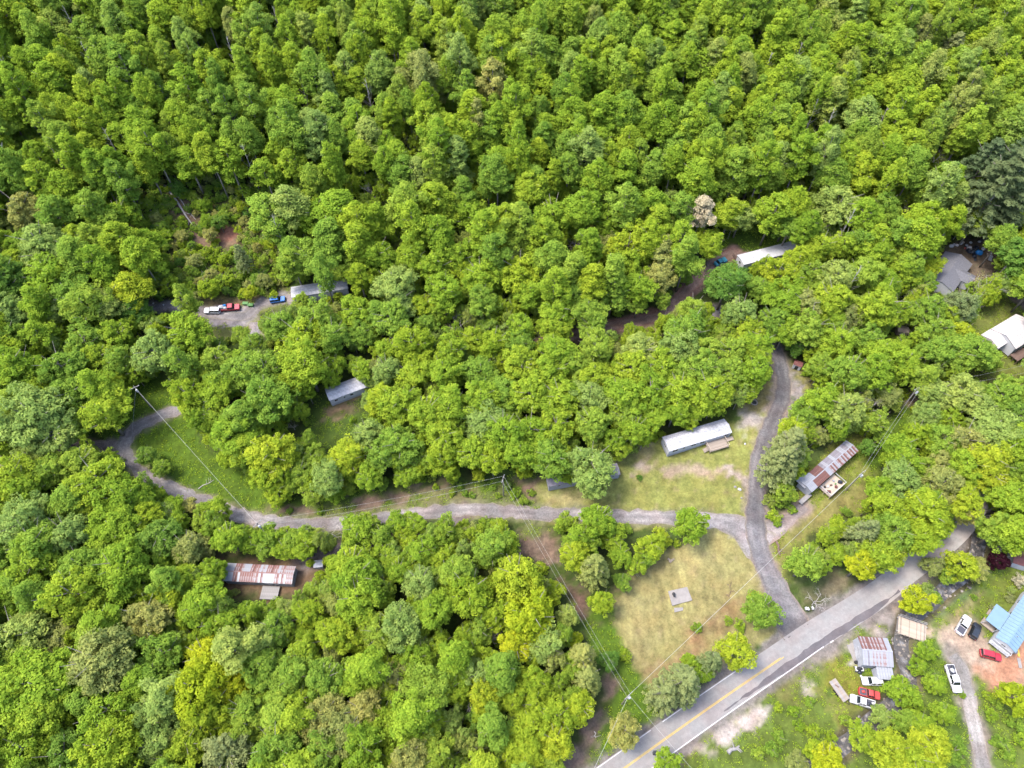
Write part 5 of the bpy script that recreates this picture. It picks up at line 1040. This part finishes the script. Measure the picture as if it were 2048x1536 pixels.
q4 = pole(1258, 1390, 11, 'utility pole with two grey cans beside the paved highway', .7)
q5 = pole(1726, 944, 10.5, 'utility pole right of the rust-striped trailer deck', .6)
q6 = pole(1838, 776, 10.5, 'utility pole in the cut corridor near the top right creek trees', .2)
def off(px, py, h): p = P(px, py, h); return Vector((p.x, p.y, float(terrain(p.x, p.y)) + h))
def wire(a, b, label, sag=1.2, r=.02, dx=0.0, dz=0.0):
    n_ = 16; d = (b - a); pr = Vector((-d.y, d.x, 0)).normalized() * dx
    pts = [a + d * (k / n_) + pr + Vector((0, 0, dz - sag * 4 * (k / n_) * (1 - k / n_))) - a for k in range(n_ + 1)]
    MB().tube(pts, [r] * (n_ + 1), 4).obj('power_line', M['wire'], loc=a, label=label, cat='wire', group='overhead power lines')
wire(q1, q2, 'overhead wire from the western pole across the grassy bend clearing', 1.5, .028)
wire(q2, q3, 'upper wire along the bank between the lane pole and the bank pole', 1.4, .016, .5); wire(q2, q3, 'lower wire along the bank between the lane pole and the bank pole', 1.8, .016, -.5, -.6)
wire(q3, q4, 'left wire through the wooded cut down to the roadside pole', 1.5, .016, .4); wire(q3, q4, 'right wire through the wooded cut down to the roadside pole', 1.8, .016, -.4, -.5)
wire(q4, q5, 'long wire crossing the tan lawn and gravel road', 2.0, .028); wire(q4, off(1150, 1620, 9), 'wire running from the roadside pole out of the bottom edge', .8, .03)
wire(q4, off(1440, 1600, 8), 'thin wire crossing the highway from the roadside pole', .8, .02)
wire(q5, q6, 'left wire above the corridor between the two right poles', 1.2, .018, .4); wire(q5, q6, 'right wire above the corridor between the two right poles', 1.5, .018, -.4, -.4)
wire(q6, off(2120, 715, 10), 'upper wire leaving the north-eastern pole to the right', 1.2, .016, .5); wire(q6, off(2120, 727, 10), 'lower wire leaving the north-eastern pole to the right', 1.2, .016, -.5)
g = P(264, 868, 0); wire(q1 - Vector((0, 0, 1)), Vector((g.x, g.y, float(terrain(g.x, g.y)))), 'guy wire anchoring the western pole to the roadside', 0, .025)
# ================================================================== VEHICLES
def vehicle(label, px, py, dx, dy, L, W, m, kind, cat, load=None, name='parked_car', dark_roof=None):
    p = P(px, py, .9); q = P(px + dx, py + dy, .9); yaw = math.atan2(q.y - p.y, q.x - p.x)
    z = float(terrain(p.x, p.y)); r = empty(name, (p.x, p.y, z + .02), yaw, label, cat, 'parked vehicles')
    # fit to the slope
    e = .8; fx, fy = math.cos(yaw), math.sin(yaw)
    s1 = (float(terrain0(p.x + fx, p.y + fy)) - float(terrain0(p.x - fx, p.y - fy))) / 2; s2 = (float(terrain0(p.x - fy, p.y + fx)) - float(terrain0(p.x + fy, p.y - fx))) / 2
    r.rotation_euler = (math.atan(s2), -math.atan(s1), yaw)
    ring = lambda LL, WW, rr, zz, xo=0: [(a + xo, b, zz) for a, b in rrect(LL, WW, rr)]
    zt = .98 if kind != 'pickup' else 1.08
    body = MB().levels([ring(L - .25, W - .22, .25, .3), ring(L, W, .35, .48), ring(L, W, .38, .72), ring(L - .1, W - .08, .35, zt - .08), ring(L - .3, W - .26, .3, zt)])
    body.obj('body', M[m], r, smooth=False)
    x0, x1, tz = {'pickup': (-L * .12, L * .24, 1.78), 'suv': (-L * .47, L * .2, 1.72), 'sedan': (-L * .3, L * .18, 1.45)}[kind]
    cw = W - .2; xt0, xt1 = x0 + (.15 if kind != 'sedan' else .55), x1 - .55
    gl = MB().levels([[(x0, -cw / 2, zt), (x1, -cw / 2, zt), (x1, cw / 2, zt), (x0, cw / 2, zt)], [(xt0, -cw / 2 + .18, tz), (xt1, -cw / 2 + .18, tz), (xt1, cw / 2 - .18, tz), (xt0, cw / 2 - .18, tz)]])
    gl.obj('windows', M['glass'], r)
    rf = MB().levels([[(xt0 - .04, -cw / 2 + .14, tz - .01), (xt1 + .04, -cw / 2 + .14, tz - .01), (xt1 + .04, cw / 2 - .14, tz - .01), (xt0 - .04, cw / 2 - .14, tz - .01)], [(xt0 + .08, -cw / 2 + .26, tz + .07), (xt1 - .1, -cw / 2 + .26, tz + .07), (xt1 - .1, cw / 2 - .26, tz + .07), (xt0 + .08, cw / 2 - .26, tz + .07)]])
    rf.obj('roof', M[dark_roof or m], r)
    pl = MB()
    for s in (-1, 1):
        for (a, b) in (((x1, s * cw / 2, zt), (xt1, s * (cw / 2 - .17), tz)), ((x0, s * cw / 2, zt), (xt0, s * (cw / 2 - .17), tz)), (((x0 + x1) / 2, s * (cw / 2 + .01), zt), ((xt0 + xt1) / 2, s * (cw / 2 - .16), tz))): pl.tube([a, b], [.05, .045], 4)
    pl.obj('pillars', M[m], r)
    wt = MB().tube([(0, -.11, 0), (0, .11, 0)], [.35, .35], 14).mesh('tyre', M['dark'], False); wr = MB().tube([(0, -.12, 0), (0, .12, 0)], [.2, .2], 10).mesh('rim', M['steel'])
    for sx in (-.31, .32):
        for sy in (-1, 1):
            w_ = share(wt, 'wheel', r, (sx * L, sy * (W / 2 - .1), .35)); share(wr, 'rim', w_)
    for sy in (-1, 1):
        MB().box((L / 2 - .07, sy * (W / 2 - .36), .72), (.12, .34, .16)).obj('headlight', M['lamp'], r); MB().box((-L / 2 + .05, sy * (W / 2 - .25), .78), (.08, .2, .22)).obj('tail_light', M['taillamp'], r)
        MB().box((x1 - .35, sy * (W / 2 + .06), zt + .08), (.12, .2, .14)).obj('mirror', M['dark'], r)
    MB().box((L / 2 + .02, 0, .5), (.12, W * .7, .18)).obj('bumper', M['dark'], r)
    if kind == 'pickup':
        bl = L / 2 + x0 - .15; cx = -L / 2 + bl / 2 + .08
        MB().box((cx, 0, zt + .02), (bl - .12, W - .42, .05)).obj('bed_floor', M['bed'], r)
        s_ = MB()
        for sy in (-1, 1): s_.box((cx, sy * (W / 2 - .12), zt + .06), (bl + .05, .13, .22))
        s_.box((-L / 2 + .07, 0, zt + .06), (.12, W - .38, .22)); s_.obj('bed_sides', M[m], r)
        if load:
            for k, (mm, sz, lx, ly) in enumerate(load):
                o = MB().levels([ring(sz, sz * .8, sz * .2, 0), ring(sz * 1.1, sz * .85, sz * .3, sz * .4), ring(sz * .5, sz * .4, sz * .15, sz * .62)]).obj(('load_bag', 'load_bundle')[k % 2], M[mm], r); o.location = (cx + lx, ly, zt + .05)
    return r
vehicle('white pickup truck with dark bed parked beside the black car', 1927, 1250, 150, -240, 5.5, 2.0, 'carwhite', 'pickup', 'pickup truck', name='pickup_truck')
vehicle('small black car parked right of the white pickup', 1951, 1262, 58, -130, 4.3, 1.85, 'black', 'suv', 'car')
vehicle('dark red hatchback parked on orange dirt below the blue roofed home', 1982, 1310, 285, 75, 4.6, 1.85, 'red', 'suv', 'car')
vehicle('white pickup truck with loaded blue-black bed parked along the gravel driveway', 1907, 1357, 110, 320, 5.9, 2.0, 'carwhite', 'pickup', 'pickup truck', [('white', .9, .2, 0), ('bag', .8, -.5, .4), ('bag', .7, .7, -.4)], 'pickup_truck')
vehicle('white estate car parked just below the barn', 1745, 1362, -250, -6, 4.5, 1.85, 'carwhite', 'suv', 'car')
vehicle('faded red old pickup truck between two white cars', 1739, 1387, 250, 60, 4.6, 1.8, 'faded', 'pickup', 'pickup truck', [('faded', .7, 0, 0)], 'pickup_truck')
vehicle('long white car with dark littered rear lid right of the flatbed trailer', 1725, 1403, -310, -95, 5.2, 1.9, 'carwhite', 'pickup', 'car', [('bag', .8, .3, .2), ('white', .6, -.5, -.2)])
vehicle('bright blue car parked on the upper gravel yard', 555, 598, 100, -14, 4.6, 1.9, 'blue', 'suv', 'car')
vehicle('white pickup with a pale camper shell at the end of the upper gravel yard', 424, 620, -100, 2, 4.8, 1.9, 'carwhite', 'suv', 'pickup truck', name='pickup_truck')
vehicle('red pickup truck heaped with blue and white bundles on the upper gravel yard', 459, 614, 100, -12, 5.8, 2.1, 'red', 'pickup', 'pickup truck', [('white', 1.3, -.6, 0), ('tarp', .9, .3, .5), ('white', .9, .5, -.4), ('bag', .8, -1.1, -.4)], 'pickup_truck')
vehicle('teal car almost hidden by the big dark tree on the upper lane', 1441, 522, 80, -40, 4.6, 1.9, 'teal', 'sedan', 'car')
# flatbed trailer
p = P(1679, 1380, .8); q = P(1699, 1408, .8); yaw = math.atan2(q.y - p.y, q.x - p.x)
ft = empty('flatbed_trailer', (p.x, p.y, float(terrain(p.x, p.y))), yaw, 'weathered plank flatbed trailer on the grass left of the white cars', 'trailer')
MB().box((0, 0, .6), (4.7, 1.7, .12)).obj('frame', M['dark'], ft); me = MB().box((0, 0, 0), (4.7, .22, .06)).mesh('plank', M['wood'])
for k in range(8): share(me, 'plank', ft, (0, -.82 + k * .235, .7), 0, M[random.choice(('wood', 'wood_g', 'wood'))])
wt = MB().tube([(0, -.1, 0), (0, .1, 0)], [.36, .36], 12).mesh('wheel', M['dark'])
for sx in (-.3, .5):
    for sy in (-1, 1): share(wt, 'wheel', ft, (sx, sy * .98, .36))
MB().tube([(2.3, -.5, .55), (3.3, 0, .5)], [.05, .05], 5).tube([(2.3, .5, .55), (3.3, 0, .5)], [.05, .05], 5).obj('hitch', M['dark'], ft)
MB().box((-.9, .1, .76), (.9, .25, .05), .5).obj('board', M['wood_b'], ft)
# ================================================================== SMALL THINGS
def at(px, py, dz=0): p = P(px, py, dz); return (p.x, p.y, float(terrain(p.x, p.y)))
def bag(px, py, s, m, label, cat='bag', name='rubbish_bag', group=None, flat=.6):
    pts = rrect(s, s * random.uniform(.6, .95), s * .25, 2); k = lambda f, z: [(a * f * random.uniform(.9, 1.1), b * f * random.uniform(.9, 1.1), z) for a, b in pts]
    o = MB().levels([k(.9, -.05), k(1.05, s * flat * .35), k(.8, s * flat * .75), k(.35, s * flat)]).obj(name, M[m], loc=at(px, py), rz=random.uniform(0, 3), label=label, cat=cat)
    if group: o['group'] = group
    return o
jx = [(1902, 493, 1.3, 'white', 'white'), (1908, 490, .9, 'zinc_l', 'pale grey'), (1914, 491, .9, 'roof_cream', 'cream'), (1922, 488, 1.0, 'white', 'white'), (1926, 485, .8, 'wood_l', 'tan'), (1933, 491, .9, 'zinc', 'grey'), (1941, 486, .9, 'white', 'white'), (1938, 497, 1.5, 'roof_cream', 'cream'), (1944, 504, 2.0, 'bag', 'black'), (1936, 503, 1.8, 'bag', 'black'), (1952, 497, 1.6, 'bag', 'black'), (1957, 507, 2.2, 'tarp', 'bright blue'), (1948, 513, 1.5, 'bag', 'black'), (1966, 499, 1.2, 'white', 'white'), (1962, 481, 1.8, 'bag', 'dark blue'), (1968, 478, 1.4, 'bag', 'dark blue'), (1958, 484, .9, 'white', 'white'), (1977, 502, .8, 'wood_l', 'tan'), (1982, 508, .7, 'white', 'white'), (1975, 509, .7, 'wood', 'brown'), (1988, 489, .7, 'white', 'white'), (1950, 520, 1.0, 'bag', 'black'), (1930, 497, .7, 'faded', 'red')]
jc = {}
for a, b, s, m_, cw in jx: jc.setdefault(cw, []).append(a)
for i, (a, b, s, m_, cw) in enumerate(jx):
    k = sorted(jc[cw]).index(a); lab = cw + ' bundle in the junk heap behind the grey roofed house' if len(jc[cw]) == 1 else '%s %s bundle from the left in the junk behind the grey house' % (('first', 'second', 'third', 'fourth', 'fifth', 'sixth', 'seventh', 'eighth')[k], cw)
    bag(a, b, s, m_, lab, 'bundle', 'junk_bundle', 'junk heaped behind the grey roofed house')
def lump(name, label, cat, px, py, parts):
    r = empty(name, at(px, py), 0, label, cat)
    for nm, mb, m_ in parts: mb.obj(nm, M[m_], r)
    return r
lump('chair', 'white plastic lounger on the dirt right of the blue tarp', 'chair', 1979, 519, [('seat', MB().box((0, 0, .4), (1.0, 2.0, .08), -.6), 'white'), ('backrest', MB().box((.5, .75, .7), (1.0, .08, .6), -.6), 'white'), ('leg', MB().box((-.6, -.5, .2), (.08, .08, .4)).box((.2, -.8, .2), (.08, .08, .4)).box((.6, .5, .2), (.08, .08, .4)), 'white')])
lump('barbecue', 'black barbecue grill standing on the concrete pad', 'grill', 1346, 1190, [('bowl', MB().tube([(0, 0, .75), (0, 0, .85), (0, 0, 1.05), (0, 0, 1.15)], [.2, .38, .36, .1], 10), 'dark'), ('leg', MB().tube([(.3, .3, 0), (.1, .1, .8)], [.03, .03], 4).tube([(-.3, .3, 0), (-.1, .1, .8)], [.03, .03], 4).tube([(0, -.35, 0), (0, -.1, .8)], [.03, .03], 4), 'dark'), ('shelf', MB().box((.1, -.5, .8), (.5, .5, .05)), 'dark')])
fr = empty('fire_ring', at(1508, 805), 0, 'round stone fire ring on the verge left of the gravel road', 'fire ring')
me = MB().levels([[(a, b, 0) for a, b in rrect(.42, .3, .1, 1)], [(a * .9, b * .9, .25) for a, b in rrect(.42, .3, .1, 1)]]).mesh('stone', M['concrete'])
for k in range(12): share(me, 'stone', fr, (math.cos(k * .5236) * .85, math.sin(k * .5236) * .85, 0), k * .5236 + 1.57)
MB().tube([(0, 0, 0), (0, 0, .06)], [.68, .6], 12).obj('ash', M['dark'], fr)
def swing():
    pass
lump('quad_bike', 'black and white quad bike left of the barn corner', 'quad bike', 1716, 1339, [('body', MB().levels([[(a, b, .5) for a, b in rrect(1.8, .7, .25)], [(a * .95, b, .8) for a, b in rrect(1.8, .7, .25)], [(a * .5, b * .5, .95) for a, b in rrect(1.8, .7, .25)]]), 'bag'), ('seat', MB().box((-.2, 0, .97), (.8, .35, .12)), 'dark'), ('fender', MB().box((.6, 0, .82), (.6, 1.0, .06)).box((-.7, 0, .82), (.5, 1.0, .06)), 'white')] + [('wheel', MB().tube([(sx, sy - .12, .3), (sx, sy + .12, .3)], [.3, .3], 10), 'dark') for sx in (-.65, .65) for sy in (-.5, .5)] + [('handlebar', MB().tube([(.35, -.35, 1.15), (.35, .35, 1.15)], [.03, .03], 5), 'dark')])
lump('tyre_stack', 'stack of dark tyres left of the barn', 'tyres', 1711, 1325, [('tyre', MB().tube([(0, 0, .2 * k), (0, 0, .2 * k + .18)], [.38, .38], 12), 'dark') for k in range(3)])
bag(1722, 1353, .6, 'white', 'small white bag above the left end of the white estate car'); bag(1725, 1358, .5, 'white', 'tiny white bag touching the white estate car', flat=.5)
bag(1719, 1345, .9, 'bag', 'black plastic bag beside the quad bike')
lump('rubbish_bin', 'black wheeled rubbish bin at the highway edge near the bottom', 'bin', 1309, 1507, [('bin', MB().levels([[(a, b, 0) for a, b in rrect(.6, .6, .1, 1)], [(a * 1.25, b * 1.25, 1.1) for a, b in rrect(.6, .6, .1, 1)]]), 'dark'), ('lid', MB().box((0, 0, 1.14), (.85, .9, .07)), 'black'), ('wheel', MB().tube([(-.3, -.32, .12), (-.3, .32, .12)], [.12, .12], 8), 'dark')])
lump('rubbish_bin', 'second black rubbish bin just right of the highway-edge bin', 'bin', 1319, 1507, [('bin', MB().levels([[(a, b, 0) for a, b in rrect(.5, .5, .1, 1)], [(a * 1.2, b * 1.2, .8) for a, b in rrect(.5, .5, .1, 1)]]), 'bag'), ('lid', MB().box((0, 0, .83), (.65, .65, .06)), 'dark')])
for i, (a, b) in enumerate(((1609, 1220), (1613, 1220.5), (1622, 1219))):
    r = empty('mailbox', at(a, b), .2, ('leftmost', 'middle', 'rightmost')[i] + ' of the three white mailboxes at the gravel road mouth', 'mailbox', 'mailboxes by the highway')
    MB().box((0, 0, .5), (.1, .1, 1.0)).obj('post', M['wood'], r); MB().box((0, 0, 1.15), (.45, .7, .32)).tube([(0, -.35, 1.3), (0, .35, 1.3)], [.22, .22], 8).obj('box', M['white'], r)
for i, (a, b, lab) in enumerate(((492, 609, 'left green plastic bin beside the loaded red truck'), (502, 612, 'right green plastic bin beside the loaded red truck'))):
    lump('storage_bin', lab, 'bin', a, b, [('bin', MB().levels([[(x_, y_, 0) for x_, y_ in rrect(1.5, .9, .15, 1)], [(x_ * 1.1, y_ * 1.1, .7) for x_, y_ in rrect(1.5, .9, .15, 1)]]), 'greenbin'), ('lid', MB().box((0, 0, .74), (1.7, 1.05, .07)), 'greenbin')])
for i, (a, b, s, w_) in enumerate(((1470, 974, .7, 'left'), (1479, 979, .9, 'right'), (1483, 996, .5, 'lowest'), (1490, 888, .6, 'uppermost'))): bag(a, b, s, 'white' if i % 2 else 'concrete', '%s small pale stone lying on the mown field' % w_, 'stone', 'pale_stone', 'pale stones on the mown field', .5)
bag(648, 908, .8, 'white', 'small white bag on the dark grass below the grey trailer'); bag(1979, 1235, .4, 'white', 'white speck of litter on the lawn above the black car'); bag(576, 1138, .8, 'faded', 'red bundle on the dirt right of the rusted trailer'); bag(633, 1160, .6, 'white', 'small white bag below the grey box shed'); bag(418, 682, .6, 'faded', 'red toy or bag on the small patch below the upper yard', 'bundle', 'bundle')
bag(307, 607, .6, 'white', 'small white sack left on the upper lane verge'); bag(327, 610, .5, 'white', 'smaller white sack right of another on the upper lane verge')
def log(px1, py1, px2, py2, r, label, m='deadwood', cat='log', name='fallen_log', group='fallen logs and sticks'):
    a, b = Vector(at(px1, py1)), Vector(at(px2, py2)); a.z += r * .8; b.z += r * .6; d = b - a; w_ = Vector((-d.y, d.x, 0)).normalized() * .25
    mb = MB().tube([Vector((0, 0, 0)), d * .33 + w_, d * .66 - w_ * .5, d], [r, r * .85, r * .65, r * .3], 6)
    for t in (.55, .7, .82):
        s_ = random.choice((-1, 1)); mb.tube([d * t, d * (t + .1) + w_.normalized() * s_ * 1.2 + Vector((0, 0, .5))], [r * .35, r * .12], 4)
    mb.obj(name, M[m], loc=a, label=label, cat=cat, group=group)
log(330, 372, 400, 470, .38, 'long pale fallen trunk lying down the scrub slope', name='fallen_log'); log(345, 382, 392, 440, .22, 'thinner fallen trunk beside the long pale one on the scrub slope')
log(170, 455, 235, 545, .3, 'pale leaning trunk among trees left of the scrub slope')
log(515, 500, 540, 455, .2, 'thin pale trunk right of the dark scrub bush'); log(397, 978, 428, 960, .14, 'bare fallen branch on the grassy bank above the gravel lane', name='branch_on_ground')
log(1552, 1083, 1560, 1112, .3, 'short dark log on the verge right of the gravel junction', 'wood_b'); log(1188, 1463, 1192, 1476, .12, 'short pale branch by the bottom utility wire', name='branch_on_ground')
log(1455, 1506, 1478, 1492, .5, 'weathered log pile piece on the gravel patch below the highway', 'wood_g'); log(1264, 1150, 1276, 1146, .12, 'short white plank at the left edge of the tan lawn'); log(1335, 1118, 1342, 1126, .3, 'brush stub at the upper edge of the tan lawn', 'wood')
for i, (a, b) in enumerate(((1454, 1170), (1460, 1186), (1452, 1190))): log(a, b, a + 8, b + (3, -6, 4)[i], .09, ('upper', 'middle', 'lower')[i] + ' thin stick on the right side of the tan lawn', 'wood_b', 'stick', 'stick', 'sticks on the tan lawn')
p = at(2036, 1304); lump('wooden_pallet', 'yellow and grey board lying on orange dirt below the blue roofed home', 'board', 2036, 1306, [('board', MB().box((0, 0, .1), (.5, 1.6, .12), -.2), 'yellow'), ('frame', MB().box((-.6, -2.2, .1), (.7, 2.2, .08), -.2), 'wood_g')])
bag(2027, 1303, 1.2, 'concrete', 'grey box at the porch corner of the blue roofed home', 'box', 'storage_box', None, .8)
def umbrella(px, py, label):
    r = empty('garden_parasol', at(px, py), 0, label, 'parasol'); n_ = 8; pts = [(math.cos(k * .785) * 1.1, math.sin(k * .785) * 1.1, 2.0) for k in range(n_)]
    MB().add(pts + [(0, 0, 2.5)], [(k, (k + 1) % n_, n_) for k in range(n_)]).obj('canopy', M['roof_cream'], r); MB().tube([(0, 0, 0), (0, 0, 2.45)], [.03, .03], 5).obj('pole', M['steel'], r)
